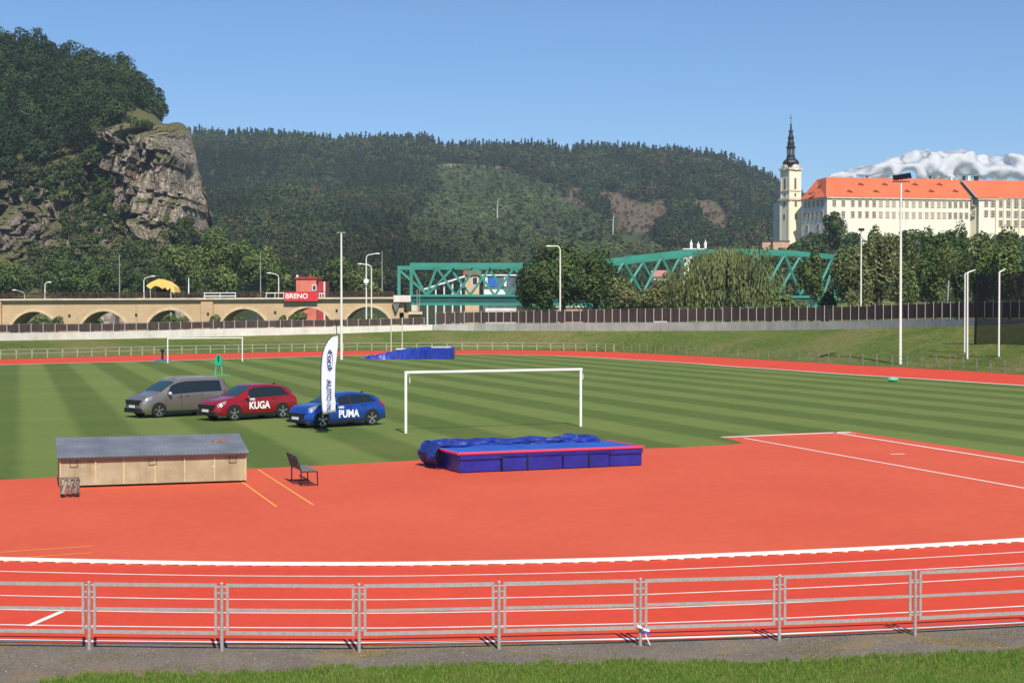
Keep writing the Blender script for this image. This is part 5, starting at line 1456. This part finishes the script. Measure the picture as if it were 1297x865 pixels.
# ------------------------------------------------------------------ the wooded hill behind
RIDGE = [(-400,190),(150,178),(245,169),(290,171),(330,172),(400,175),(410,179),(470,178),(540,178),(556,185),(600,187),(690,186),(715,192),(738,188),(790,189),(840,192),(900,198),(940,209),(985,232),(1040,262),(1120,300),(1250,340),(1500,360)]
Y0, Y1 = 640.0, 1750.0
def hill(px, t_):
    """t 0 at the foot, 1 at the ridge"""
    Y = lerp(Y0, Y1, t_); yr = smooth(px, RIDGE) + 9
    py = lerp(381, yr, t_**.88)
    p = P(px, py, Y)
    n1_ = noise.noise((p.x*.004, p.y*.004, 2))*26 + noise.noise((p.x*.013, p.y*.013, 7))*9
    env = math.sin(math.pi*min(1, t_))**.7 if t_ < 1 else 0
    return Vector((p.x, p.y, max(-1, p.z + n1_*env)))
def toppx(p):
    """photo pixel of a world point"""
    x, y, z = p.x, p.y, p.z-H
    dep = y*_cp - z*_sp; up_ = y*_sp + z*_cp
    return CX + F*x/dep, CY - F*up_/dep
def inside(pt, poly):
    x, y = pt; c = False; j = len(poly)-1
    for i in range(len(poly)):
        xi, yi = poly[i]; xj, yj = poly[j]
        if (yi > y) != (yj > y) and x < (xj-xi)*(y-yi)/(yj-yi)+xi: c = not c
        j = i
    return c
SCRUB = [(556,208),(600,214),(660,218),(700,236),(730,262),(775,285),(820,305),(870,332),(780,345),(650,345),(560,330),(500,310),(520,280),(550,250)]
BROWN = [[(750,236),(790,248),(812,258),(842,252),(850,266),(832,286),(806,300),(786,290),(768,262)], [(872,250),(900,258),(936,286),(912,292),(890,276)], [(708,232),(748,248),(754,262),(722,252)], [(556,207),(600,208),(630,210),(600,213),(556,212)]]
HILLM = bpy.data.materials.new('hill_soil'); HILLM.use_nodes = True; t = NT(HILLM); t.b.inputs['Roughness'].default_value = .95; t.b.inputs['Specular IOR Level'].default_value = .1
at = t.n.new('ShaderNodeAttribute'); at.attribute_name = 'cover'
v = t.obj(); k = t.mix(.5, at.outputs['Color'], t.ramp(t.noise(v, .06, 7, .7), [(.35, (.035,.045,.018)), (.65, (.13,.13,.065))]))
k = t.mix(.25, at.outputs['Color'], k); t.color(k)
pxl = np.linspace(-380, 1480, 187); tl = [-1] + list(np.linspace(0, 1, 61)) + [1.06, 1.2, 1.45]
mb = MB(); rows_ = []; cover = []
for t_ in tl:
    row = []
    for px in pxl:
        if t_ < 0: q = hill(px, 0); p = Vector((q.x*.82, q.y*.82, -1.5))
        elif t_ <= 1: p = hill(px, t_)
        else:
            q = hill(px, 1); Yn = lerp(Y0, Y1, t_); p = Vector((q.x*Yn/q.y, Yn, q.z*(1 - (t_-1)*1.2)))
        row.append(p)
        q = toppx(p); q = (q[0]+14*noise.noise((p.x*.02, p.y*.012, 51)), q[1]+9*noise.noise((p.x*.03, p.y*.015, 61))); c = (.030,.044,.016)
        if inside(q, SCRUB): c = (.050,.072,.026)
        if any(inside(q, b_) for b_ in BROWN): c = (.125,.088,.062)
        if 556 < q[0] < 640 and 208 < q[1] < 212: c = (.20,.16,.10)
        cover.append(c)
    rows_.append(row)
mb.grid(rows_); hl = struct(mb, 'hill', HILLM, smooth=True)
ca = hl.data.color_attributes.new('cover', 'FLOAT_COLOR', 'POINT'); ca.data.foreach_set('color', np.array([(*c, 1) for c in cover], np.float32).ravel())
# trees of the hill: one wood
def hillwood():
    cen, rad, nper, size, tint, con = [], [], [], [], [], []
    rr = random.Random(3)
    def put_(p, h_, w_, cols, n_, sz, cone=False):
        cen.append((p.x, p.y, p.z+h_*.5)); rad.append((w_, w_, h_*.5)); nper.append(n_); size.append(sz)
        c = rr.choice(cols); g = rr.uniform(.72, 1.2)*(.74 + .55*noise.noise((p.x*.009, p.y*.005, 41))); tint.append((c[0]*g, c[1]*g, c[2]*g)); con.append(cone)
    t_ = 0.0
    while t_ <= 1.03:
        Y = lerp(Y0, Y1, t_); sp_ = lerp(6.2, 8.0, min(1, t_)); nx = int((1110-150)/F*Y/sp_)
        for i in range(nx):
            px = 150 + (1110-150)*(i+rr.random())/nx; tt_ = min(1, t_ + rr.uniform(-.5, .5)*sp_/(Y1-Y0))
            p = hill(px, max(0, tt_)); q = toppx(p); s_t = max(0, min(1, t_))
            jx, jy = 14*noise.noise((p.x*.02, p.y*.012, 51)), 9*noise.noise((p.x*.03, p.y*.015, 61)); q = (q[0]+jx, q[1]+jy); qm = (q[0], q[1]-13*1400/Y)
            if any(inside(q, b_) or inside(qm, b_) for b_ in BROWN):
                if rr.random() < .42: put_(p, rr.uniform(1.5,5), rr.uniform(1.2,2.6), [(.07,.085,.03),(.13,.10,.06),(.15,.105,.07)], 22, 1.0)
                continue
            if inside(q, SCRUB) or inside(qm, SCRUB):
                for rep in range(2): put_(p + Vector((rr.uniform(-4,4), rr.uniform(-4,4), 0)), rr.uniform(1.5,3.8), rr.uniform(2.0,3.8), [(.110,.155,.050),(.120,.165,.055),(.100,.145,.046),(.13,.155,.062)], int(lerp(56,30,s_t)), lerp(.9,1.25,s_t))
                if rr.random() < .045: put_(p, rr.uniform(6,10), rr.uniform(2,3), [(.045,.075,.022)], 40, 1.5)
                continue
            clump = noise.noise((p.x*.012, p.y*.007, 9)); cl2 = noise.noise((p.x*.03, p.y*.02, 19))
            conif = clump > .26 or (t_ > .95 and rr.random() < .6)
            if conif: put_(p, rr.uniform(9,14), rr.uniform(5.2,7.0), [(.022,.042,.018),(.028,.050,.020),(.034,.056,.022)], int(lerp(150,70,s_t)), lerp(1.2,1.8,s_t), True)
            else:
                cols = [(.042,.068,.020),(.052,.080,.024),(.036,.058,.020)] if cl2 < .12 else [(.072,.098,.030),(.062,.090,.027),(.085,.088,.036)]
                if rr.random() < .05: cols = [(.12,.09,.05),(.10,.085,.04)]
                put_(p, rr.uniform(10,16), rr.uniform(4.0,6.2), cols, int(lerp(260,75,s_t**.5)), lerp(.95,1.7,s_t))
        t_ += sp_*.95/(Y1-Y0)
    return crowns(np.array(cen), np.array(rad), np.array(nper), np.array(size), np.array(tint), K=6, conic=np.array(con))
V, T = hillwood()
tag(nmesh('forest', V, 4, LEAFD, T), 'dense mixed forest covering the long hill behind the bridges', 'forest', kind='stuff')

DEADW = mat('bleached_wood', (.50,.47,.42), .9, var=.1, scale=.3)
for px, yb, yt, t_, lb in ((630, 272, 252, .50, 'tall bleached dead trunk in the middle of the pale green clearing'), (448.5, 277, 263, .48, 'bleached dead trunk among dark trees left of the clearing'), (737, 225, 214, .80, 'thin pale dead trunk at the forest edge above the brown slope'), (776, 282, 270, .45, 'short pale dead trunk at the lower end of the brown slope')):
    g_ = hill(px, t_); q = toppx(g_); base = P(px, yb, g_.y); z0 = min(g_.z, base.z); zt = P(px, yt, g_.y).z
    mb = MB(); mb.cyl((0,0,z0-zt), (0,0,z0-zt+(zt-z0)*.55), .5, .38, 7); mb.cyl((0,0,z0-zt+(zt-z0)*.55), (.6,0,0), .38, .12, 7); mb.cyl((.2,0,-4), (1.5,0,-2.4), .14, .06, 5); mb.cyl((.2,0,-6), (-1.2,0,-4.6), .14, .06, 5)
    tag(mb.build('dead_tree', DEADW, loc=(g_.x, g_.y-4, zt)), lb, 'tree', 'bleached dead trunks on the hill')

# ------------------------------------------------------------------ cliff hill at the left
CTOP = [(-300,215),(-60,238),(0,236),(40,222),(75,208),(110,200),(140,186),(156,170),(162,156),(180,157),(205,159),(230,163),(240,167),(243,180),(245,196),(249,199),(250,220),(255,225),(257,243),(263,248),(265,268),(269,276),(270,296),(276,304),(278,326),(288,336),(292,358),(310,378)]
LRID = [(-300,48),(-60,56),(0,68),(30,72),(60,80),(105,90),(140,98),(160,112),(180,128),(196,143),(205,158),(240,168),(262,266),(310,380)]
CY0, CY1 = 480.0, 520.0
ROCK, t = newmat('cliff_rock', .95, .15)
v = t.obj()
st_ = t.noise(t.mapping(v, (.05,.05,.42)), 1, 6, .6, .6); cr_ = t.noise(v, .045, 7, .7); fine = t.noise(v, .55, 8, .7)
k = t.ramp(cr_, [(.38, (.085,.078,.082)), (.47, (.16,.14,.135)), (.53, (.30,.225,.165)), (.62, (.50,.37,.25))])
k = t.mix(.38, k, t.ramp(st_, [(.38, (.06,.052,.052)), (.5, (.26,.20,.155)), (.64, (.55,.42,.29))]))
k = t.mix(.45, k, t.ramp(fine, [(.36, (.025,.022,.024)), (.5, (.21,.18,.155)), (.64, (.55,.48,.40))]))
gm = t.ramp(t.noise(v, .085, 6, .7), [(.57, 0.0), (.63, .5)])
ge = t.n.new('ShaderNodeNewGeometry'); nz = t.xyz(ge.outputs['Normal'])[2]
up_m = t.ramp(nz, [(.60, 0.0), (.80, .9)])
k = t.mix(gm, k, t.ramp(fine, [(.35, (.035,.055,.018)), (.7, (.11,.13,.04))]))
k = t.mix(up_m, k, t.ramp(fine, [(.35, (.07,.085,.03)), (.7, (.17,.16,.06))]))
vo = t.n.new('ShaderNodeTexVoronoi'); vo.feature = 'DISTANCE_TO_EDGE'; vo.inputs['Scale'].default_value = 1
wv = t.mapping(v, (.30,.30,.13), rot=(0,R(14),0)); t.l.new(wv, vo.inputs['Vector'])
vo2 = t.n.new('ShaderNodeTexVoronoi'); vo2.feature = 'DISTANCE_TO_EDGE'; vo2.inputs['Scale'].default_value = 1
t.l.new(t.mapping(v, (.5,.5,.9), rot=(0,R(-8),0)), vo2.inputs['Vector'])
k = t.mix(t.ramp(vo.outputs['Distance'], [(.0, .85), (.07, 0.0)]), k, (.035,.03,.03))
k = t.mix(t.ramp(vo2.outputs['Distance'], [(.0, .6), (.07, 0.0)]), k, (.05,.04,.038))
pz = t.xyz(v)[0]
dk = t.ramp(t.math('ADD', t.math('MULTIPLY', pz, -.02), t.math('MULTIPLY', cr_, 1.6)), [(.0, 0.0), (1.0, 1.0)])
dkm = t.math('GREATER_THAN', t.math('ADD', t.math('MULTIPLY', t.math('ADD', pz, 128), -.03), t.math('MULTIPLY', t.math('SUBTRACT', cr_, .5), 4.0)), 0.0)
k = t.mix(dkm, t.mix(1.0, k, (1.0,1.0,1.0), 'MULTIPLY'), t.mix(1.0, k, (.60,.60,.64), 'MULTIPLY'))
gn = t.noise(v, 1.3, 6, .75)
k = t.mix(.35, k, t.ramp(gn, [(.38, (.03,.026,.026)), (.5, (.26,.21,.165)), (.62, (.75,.62,.46))]))
hs = t.n.new('ShaderNodeHueSaturation'); hs.inputs['Value'].default_value = 1.22; hs.inputs['Saturation'].default_value = .92; t.l.new(k, hs.inputs['Color']); k = hs.outputs[0]
k = t.mix(gm, k, t.ramp(fine, [(.35, (.03,.05,.016)), (.7, (.10,.12,.035))])); k = t.mix(up_m, k, t.ramp(fine, [(.35, (.07,.085,.03)), (.7, (.18,.165,.06))]))
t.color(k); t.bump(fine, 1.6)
def cell(x, y, z): return noise.cell((x, y, z))
def cliffpt(px, t_, detail=True):
    yt_ = interp(px, CTOP); yr = smooth(px, LRID)
    if t_ <= 1:            # the rock face
        Y = lerp(CY0-34*(1-t_)**1.6, CY1, t_); py = lerp(383, yt_, t_)
        Y += max(0, px-240)*.22
        p = P(px, py, Y)
        if detail:
            e = min(1, t_*5)*min(1, (1-t_)*14+.12)
            wx = p.x + 5*noise.noise((p.x*.04, p.z*.04, 0)); wz = p.z + 5*noise.noise((p.x*.05, p.z*.05, 5)) + wx*.25
            d = 10*noise.noise((wx*.022, wz*.012, 1)) + 4.2*noise.noise((wx*.07, wz*.035, 3)) + 3.2*noise.noise((wx*.2, wz*.12, 8))
            d += 3.6*(cell(wx*.14, wz*.055, 1)) + 2.2*cell(wx*.36+.5, wz*.13, 2) + 1.2*cell(wx*.85, wz*.33, 3)
            rid = abs(noise.noise((wx*.06, wz*.016, 12))); d += -7*max(0, .10-rid)/.10; rid = abs(noise.noise((wx*.17, wz*.045, 22))); d += -3*max(0, .09-rid)/.09
            ed = 1
            p.x += (3.4*(cell(.5, wz*.13, 7)-.5) + 2.0*(cell(.5, wz*.37, 9)-.5) + 2.5*noise.noise((7, wz*.12, 2)))*e
            p.y -= d*e*ed; p.z += (1.1*noise.noise((wx*.3, wz*.3, 4)))*e; p.x += (1.3*noise.noise((wx*.16, wz*.14, 14)) + 2.2*noise.noise((.3, wz*.09, 24)))*e
        return p
    u = t_-1                # the slope above
    Y = lerp(CY1, 640, u); py = lerp(yt_, yr, u**.8)
    p = P(px, py, Y)
    if detail and u < 1: p.z += 2.2*noise.noise((p.x*.06, p.y*.06, 3))*min(1, u*6)
    return p
pxc = np.concatenate([np.linspace(-300,-20,40)[:-1], np.linspace(-20,289,405)])
mb = MB(); rows_ = [[cliffpt(px, t_) for px in pxc] for t_ in list(np.linspace(0, 1, 240)) + list(np.linspace(1.02, 2, 24))]
last = rows_[-1]; rows_.append([Vector((p.x*1.3, p.y*1.3, p.z*.9)) for p in last]); rows_.append([Vector((p.x*1.6, p.y*1.6, -1)) for p in last])
rows_.insert(0, [Vector((p.x*.985, p.y*.985, -1.5)) for p in rows_[0]])
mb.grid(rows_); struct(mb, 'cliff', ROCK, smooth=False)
# wood on top of the cliff hill
rr = random.Random(11); cen, rad, nper, size, tint, con = [], [], [], [], [], []
placed = []
for it in range(3500):
    px = rr.uniform(-60, 204); u = rr.uniform(0.0, 1.02)**1.0
    p = cliffpt(px, 1+max(.001, min(1, u)), False)
    if px > 150 and u < (px-150)/54*.55 + .25: continue
    if px > 150 and rr.random() < .25: continue
    if any((p.x-a)**2+(p.y-b)**2 < 5.2**2 for a, b in placed): continue
    placed.append((p.x, p.y)); h_ = rr.uniform(8, 14); w_ = rr.uniform(4.0, 6.4)
    if px > 185: h_ *= .8; w_ *= .8
    cen.append((p.x, p.y, p.z+h_*.52)); rad.append((w_, w_, h_*.55)); nper.append(900); size.append(.62); con.append(False)
    c = rr.choice([(.024,.044,.017),(.030,.053,.020),(.042,.066,.025),(.019,.036,.016)]); g = rr.uniform(.7, 1.3); tint.append((c[0]*g, c[1]*g, c[2]*g))
V, T = crowns(np.array(cen), np.array(rad), np.array(nper), np.array(size), np.array(tint), K=11, up=.3, jit=.5)
tag(nmesh('hilltop_forest', V, 4, LEAFD, T), 'dark broadleaf forest covering the hill above the rock face at left', 'forest', kind='stuff')
# scrub clinging to the rock and at its foot
cen, rad, nper, size, tint = [], [], [], [], []
def scrub(px, t_, w_, h_, c, n_, sz):
    p = cliffpt(px, t_); cen.append((p.x, p.y-w_*.25, p.z+h_*.3)); rad.append((w_, w_, h_)); nper.append(n_); size.append(sz); g = rr.uniform(.8, 1.25); tint.append(tuple(x*g for x in c))
for it in range(1500):
    px = rr.uniform(-60, 262); t_ = rr.uniform(.02, 1.0); p = cliffpt(px, t_, False)
    g = noise.noise((p.x*.05, p.z*.05, 31)) + .5*noise.noise((p.x*.14, p.z*.14, 33))
    lim = .08 if px < 150 else .26
    if px > 205 and t_ < .55: lim = -.05
    if t_ < (.22 if px < 150 else .30): lim = -.35
    if t_ > .86 and px < 158: lim = -.1
    if g > lim:
        low_ = t_ < .3
        scrub(px, t_, rr.uniform(1.6,3.2)*(1.5 if low_ else 1), rr.uniform(1.3,2.8)*(1.6 if low_ else 1), rr.choice([(.045,.075,.022),(.060,.085,.028),(.034,.056,.018),(.085,.095,.035)]), 260 if low_ else 150, .55)
V, T = crowns(np.array(cen), np.array(rad), np.array(nper), np.array(size), np.array(tint), K=6)
tag(nmesh('cliff_scrub', V, 4, LEAFD, T), 'green scrub clinging to the ledges and foot of the rock face', 'shrubs', kind='stuff')

# ------------------------------------------------------------------ castle hill
mb = MB(); rows_ = []
CH = [(880,372),(930,345),(965,322),(985,316),(1030,310),(1100,308),(1300,308),(1450,310)]
for j in range(14):
    t_ = j/13; row = []
    for px in range(860, 1461, 20):
        Y = lerp(440, 585, t_) if j < 13 else 700
        py = lerp(384, smooth(px, CH), min(1, (t_*1.0)**.9)); p = P(px, py, Y)
        if j == 13: p = Vector((P(px, 300, 700).x, 700, P(px, smooth(px, CH), 585).z))
        p.z += 2*noise.noise((p.x*.05, p.y*.05, 2)); row.append(p)
    rows_.append(row)
rows_.insert(0, [Vector((p.x*.85, p.y*.85, -1.5)) for p in rows_[0]])
mb.grid(rows_); struct(mb, 'castle_hill', BANK, smooth=True)
cen, rad, nper, size, tint = [], [], [], [], []
for it in range(620):
    px = rr.uniform(900, 1440); t_ = rr.random(); Y = lerp(442, 582, t_); py = lerp(384, smooth(px, CH), t_**.9); p = P(px, py, Y)
    if 960 < px < 1010 and t_ > .72: continue
    h_ = rr.uniform(3, 7) if t_ > .7 else rr.uniform(6, 10); w_ = h_*.6
    cen.append((p.x, p.y, p.z+h_*.4)); rad.append((w_, w_, h_*.55)); nper.append(150); size.append(.95); g = rr.uniform(.8, 1.2)
    tint.append(tuple(x*g for x in rr.choice([(.045,.075,.024),(.035,.060,.020),(.065,.080,.032)])))
V, T = crowns(np.array(cen), np.array(rad), np.array(nper), np.array(size), np.array(tint), K=7)
tag(nmesh('hillside_thicket', V, 4, LEAFD, T), 'green thicket covering the slope below the castle', 'thicket', kind='stuff')

# ------------------------------------------------------------------ single trees
TR = [
 # name, label, px, ytop, ybot, halfw, Y, cols, n, leaf
 ('broadleaf_tree', 'tall dark green tree, main crown of the clump just right of the level truss span', 712, 300, 396, 40, 243, DGREEN+MGREEN[:1], 5200, .50),
 ('broadleaf_tree', 'dark green tree forming the left edge of the clump beside the truss bridge', 680, 322, 397, 26, 240, DGREEN, 2600, .48),
 ('broadleaf_tree', 'dark green tree forming the right shoulder of the clump beside the truss bridge', 752, 316, 397, 33, 241, DGREEN+MGREEN[:1], 3600, .48),
 ('shrub', 'olive green bush between the dark tree clump and the willow, left one', 790, 344, 397, 23, 236, OLIVE+MGREEN, 1900, .42),
 ('shrub', 'brownish green bush between the dark tree clump and the willow, right one', 826, 352, 397, 24, 234, OLIVE, 1900, .42),
 ('shrub', 'small bright bush peeking over the fence beside the willow, right of it', 996, 374, 396, 17, 205, LGREEN, 900, .35),
 ('shrub', 'bushy olive thicket filling the foot of the arched truss, left of the smaller willow', 846, 340, 397, 22, 238, OLIVE+MGREEN, 1900, .42),
 ('shrub', 'dark bush at the foot of the broad willow on its right', 975, 352, 397, 20, 232, MGREEN+OLIVE, 1500, .42),
 ('shrub', 'low dark bush right of the loose tree under the arched truss', 1048, 366, 397, 16, 226, DGREEN, 1100, .4),
 ('shrub', 'low brown green bush between the loose tree and the bright small bush', 1012, 378, 397, 14, 222, OLIVE, 900, .38),
 ('broadleaf_tree', 'loose dark tree standing in front of the right end of the arched truss', 1027, 305, 396, 19, 230, MGREEN+DGREEN, 1500, .45),
 ('broadleaf_tree', 'brownish olive tree with a rounded top left of the cream mast', 1077, 300, 397, 25, 222, OLIVE, 2600, .45),
 ('broadleaf_tree', 'tall olive tree between the cream mast and the tallest mast', 1112, 276, 397, 26, 225, OLIVE+MGREEN[:1], 3200, .45),
 ('broadleaf_tree', 'mid green tree right behind the tallest floodlight mast', 1150, 290, 397, 24, 228, MGREEN+OLIVE[:1], 2800, .45),
 ('broadleaf_tree', 'dark green round tree to the right of the tallest floodlight mast', 1184, 283, 397, 26, 232, DGREEN+MGREEN, 3200, .45),
 ('broadleaf_tree', 'dark pointed tree behind the pale birch trunk at right', 1214, 282, 397, 22, 236, DGREEN, 2600, .45),
 ('broadleaf_tree', 'mid green tree with an uneven top above the cage posts', 1246, 283, 397, 26, 220, MGREEN, 3200, .45),
 ('broadleaf_tree', 'round light green tree at the right edge above the netting', 1278, 284, 397, 25, 214, MGREEN+LGREEN[:1], 3000, .45),
 ('broadleaf_tree', 'olive tree cut off by the right edge of the picture', 1318, 290, 397, 26, 210, OLIVE, 2400, .45),
 ('broadleaf_tree', 'dark green oval tree alone against the castle facade', 1055, 263, 322, 19, 470, DGREEN, 2600, .75),
]
for (nm, lb, px, yt_, yb_2, hw_, Y, cols, n_, lf) in TR:
    tree(nm, lb, px, yt_, yb_2, hw_, Y, cols, n_, lf, group='trees behind the brown fence' if nm == 'broadleaf_tree' and Y < 300 else None, airy=(px == 1027), cat='tree' if nm != 'shrub' else 'bush', zbase=0 if Y < 400 else 12)
tree('willow_tree', 'broad pale green weeping willow with drooping strands in front of the arched truss', 922, 299, 397, 66, 226, [(.155,.185,.072),(.175,.20,.08),(.13,.16,.06)], 9000, .50, K=34, willow=True)
tree('willow_tree', 'smaller pale willow at the left foot of the broad weeping willow', 868, 338, 397, 28, 224, [(.13,.155,.052),(.11,.13,.045)], 2600, .45, K=18, willow=True)
# birch with a pale bare stem
p = P(1199, 397, 190); bt = thing('birch_tree', 'slender birch with a pale stem in front of the dark pointed tree', 'tree', (p.x, 190, 0))
s = 190/F; b = MB(); zt = P(1199, 320, 190).z; b.tube([Vector((-.15,0,0)), Vector((.05,0,zt*.4)), Vector((.25,0,zt*.75)), Vector((.35,0,zt))], .10, 7)
for i in range(10):
    a = rr.uniform(0, 6.28); z0 = rr.uniform(.45, .95)*zt; b.cyl((.15,0,z0), (.15+1.5*math.cos(a), 1.2*math.sin(a), z0+1.6), .022, .01, 5)
b.build('trunk', BARKP, bt)
n_ = 700; d = rdir(n_); Pc = d*np.array([1.7,1.4,2.4])*rng.uniform(.4, 1.05, (n_, 1)) + np.array([.3,0,zt*.92]); nmesh('crown', quads(Pc, d+rng.normal(0,.5,(n_,3)), np.full(n_, .26)), 4, LEAF, tintv(MGREEN+LGREEN, n_), parent=bt)

LT_ = [
 ('bright green round tree at the cliff foot, left one of the three behind the viaduct', 236, 300, 380, 30, 372, MGREEN+LGREEN[:1], 3200, .68),
 ('largest bright green tree at the cliff foot, middle of three behind the viaduct', 281, 287, 380, 36, 380, MGREEN+LGREEN[:2], 4200, .70),
 ('green tree at the cliff foot, right one of the three behind the viaduct', 326, 302, 380, 30, 376, MGREEN, 3200, .68),
 ('dark green tree behind the viaduct directly left of the red house', 356, 325, 382, 20, 360, DGREEN+MGREEN, 1800, .62),
 ('dark green tree above the viaduct at the far left edge', 14, 330, 384, 30, 350, MGREEN+DGREEN, 2600, .62),
 ('low dark tree behind the viaduct above the second arch from left', 95, 322, 384, 34, 362, DGREEN+MGREEN[:1], 3000, .66),
 ('dark bushy tree behind the viaduct left of the yellow canopy', 148, 326, 384, 30, 366, DGREEN, 2800, .66),
 ('dark tree behind the yellow canopy at the base of the rock', 196, 342, 384, 24, 350, DGREEN+MGREEN[:1], 1800, .6),
 ('dark tree behind the slim pale mast, right of the red house', 425, 318, 384, 30, 400, DGREEN+MGREEN, 2600, .7),
 ('olive tree behind the two paired street lamps', 462, 334, 384, 26, 390, OLIVE+MGREEN, 2200, .7),
]
for lb, px, yt_, yb_2, hw_, Y, cols, n_, lf in LT_: tree('broadleaf_tree', lb, px, yt_, yb_2, hw_, Y, cols, n_, lf, group='trees behind the viaduct')
AR = [(52, 396, 420, 17, 292, 'first'), (118, 398, 420, 14, 330, 'second'), (222, 395, 420, 18, 326, 'third'), (300, 396, 420, 16, 326, 'fourth'), (468, 392, 420, 20, 326, 'sixth')]
for px, a_, b_2, hw_, Y, o_ in AR: tree('shrub', 'green bush showing in the '+o_+' visible viaduct arch from the left', px, a_, b_2, hw_, Y, MGREEN+LGREEN[:1], 900, .4, K=12, group='bushes at the viaduct arches', cat='bush')
for px, a_, hw_, lb in ((73, 399, 9, 'weedy bush growing at the pier between first and second viaduct arch'), (272, 399, 9, 'weedy bush growing at the pilaster of the viaduct'), (377, 393, 16, 'bushy weeds growing across the arch below the red banner'), (356, 397, 8, 'thin yellowish bush left of the arch below the red banner')):
    tree('shrub', lb, px, a_, 420, hw_, 290, OLIVE+LGREEN, 800, .36, K=12, group='bushes at the viaduct arches', cat='bush')

# ------------------------------------------------------------------ clouds far away
CLM, t = newmat('cloud_vapour', 1.0, 0.0)
t.b.inputs['Base Color'].default_value = (.70,.70,.73,1)
tr = t.n.new('ShaderNodeBsdfTransparent'); mx = t.n.new('ShaderNodeMixShader'); lw_ = t.n.new('ShaderNodeLayerWeight'); lw_.inputs['Blend'].default_value = .5
tl_ = t.n.new('ShaderNodeBsdfTranslucent'); tl_.inputs['Color'].default_value = (.8,.81,.84,1); m2 = t.n.new('ShaderNodeMixShader'); m2.inputs[0].default_value = .25
t.l.new(t.b.outputs[0], m2.inputs[1]); t.l.new(tl_.outputs[0], m2.inputs[2])
al = t.ramp(t.math('ADD', lw_.outputs['Facing'], t.math('MULTIPLY', t.math('SUBTRACT', t.noise(t.obj(), .006, 6, .65), .5), .9)), [(.20, 0.0), (.95, 1.0)])
t.l.new(al, mx.inputs[0]); t.l.new(m2.outputs[0], mx.inputs[1]); t.l.new(tr.outputs[0], mx.inputs[2]); t.l.new(mx.outputs[0], t.n['Material Output'].inputs['Surface'])
def cloud(label, outline, base, Y):
    o = P(outline[0][0], base, Y); bm = bmesh.new(); cr2 = random.Random(4); s_ = Y/F
    x0, x1 = outline[0][0], outline[-1][0]
    for k_ in range(380):
        px = cr2.uniform(x0, x1); yt_ = interp(px, outline); hh = base-yt_
        f_ = cr2.random()**.7; r_ = cr2.uniform(4.0, 8.0)*(.35+.65*min(1, hh/25))*(1.25-.35*f_)
        py = lerp(base, yt_+r_*.8, f_)
        c = P(px, py, Y+cr2.uniform(-90, 90)+f_*60) - o
        M_ = Matrix.Translation(c) @ Matrix.Diagonal((r_*s_*cr2.uniform(1.0,1.7), r_*s_*1.3, r_*s_*cr2.uniform(.75,1.0), 1))
        bmesh.ops.create_icosphere(bm, subdivisions=2, radius=1, matrix=M_)
    me0 = bpy.data.meshes.new('cloud_raw'); bm.to_mesh(me0); bm.free(); tmp = bpy.data.objects.new('cloud_raw', me0); col.objects.link(tmp)
    md = tmp.modifiers.new('r', 'REMESH'); md.mode = 'VOXEL'; md.voxel_size = 13.0
    m3 = tmp.modifiers.new('s', 'SMOOTH'); m3.factor = .5; m3.iterations = 22
    me = bpy.data.meshes.new_from_object(tmp.evaluated_get(bpy.context.evaluated_depsgraph_get())); me.name = 'cloud'
    bpy.data.objects.remove(tmp); bpy.data.meshes.remove(me0)
    bm = bmesh.new(); bm.from_mesh(me); bm.normal_update()
    for v_ in bm.verts: v_.co += v_.normal*(noise.fractal(v_.co*.008, 1.0, 2.1, 4)*11)
    bm.to_mesh(me); bm.free(); me.materials.clear(); me.polygons.foreach_set('use_smooth', [True]*len(me.polygons)); me.materials.append(CLM)
    ob = bpy.data.objects.new('cloud', me); col.objects.link(ob); ob.location = o; tag(ob, label, 'cloud')
cloud('low white cumulus cloud bank resting behind the castle roofs at right', [(1048,219),(1070,214),(1100,208),(1118,200),(1130,196),(1145,195),(1160,188),(1175,186),(1190,188),(1205,190),(1222,188),(1240,192),(1250,197),(1262,191),(1280,192),(1300,189),(1330,192),(1370,190),(1410,200)], 226, 9000)

# ------------------------------------------------------------------ air
HZ = mat('haze_air', (1,1,1)); hn, hlk = HZ.node_tree.nodes, HZ.node_tree.links
hn.remove(hn['Principled BSDF']); pv_ = hn.new('ShaderNodeVolumePrincipled'); pv_.inputs['Color'].default_value = (.62,.76,.92,1); pv_.inputs['Density'].default_value = .00011; pv_.inputs['Anisotropy'].default_value = 0.0
hlk.new(pv_.outputs[0], hn['Material Output'].inputs['Volume'])
mb = MB(); mb.box((0, 1200, 130), (3000, 2900, 270)); hz_ = mb.build('haze', HZ); tag(hz_, 'thin bluish air over the whole valley', 'haze', kind='stuff')
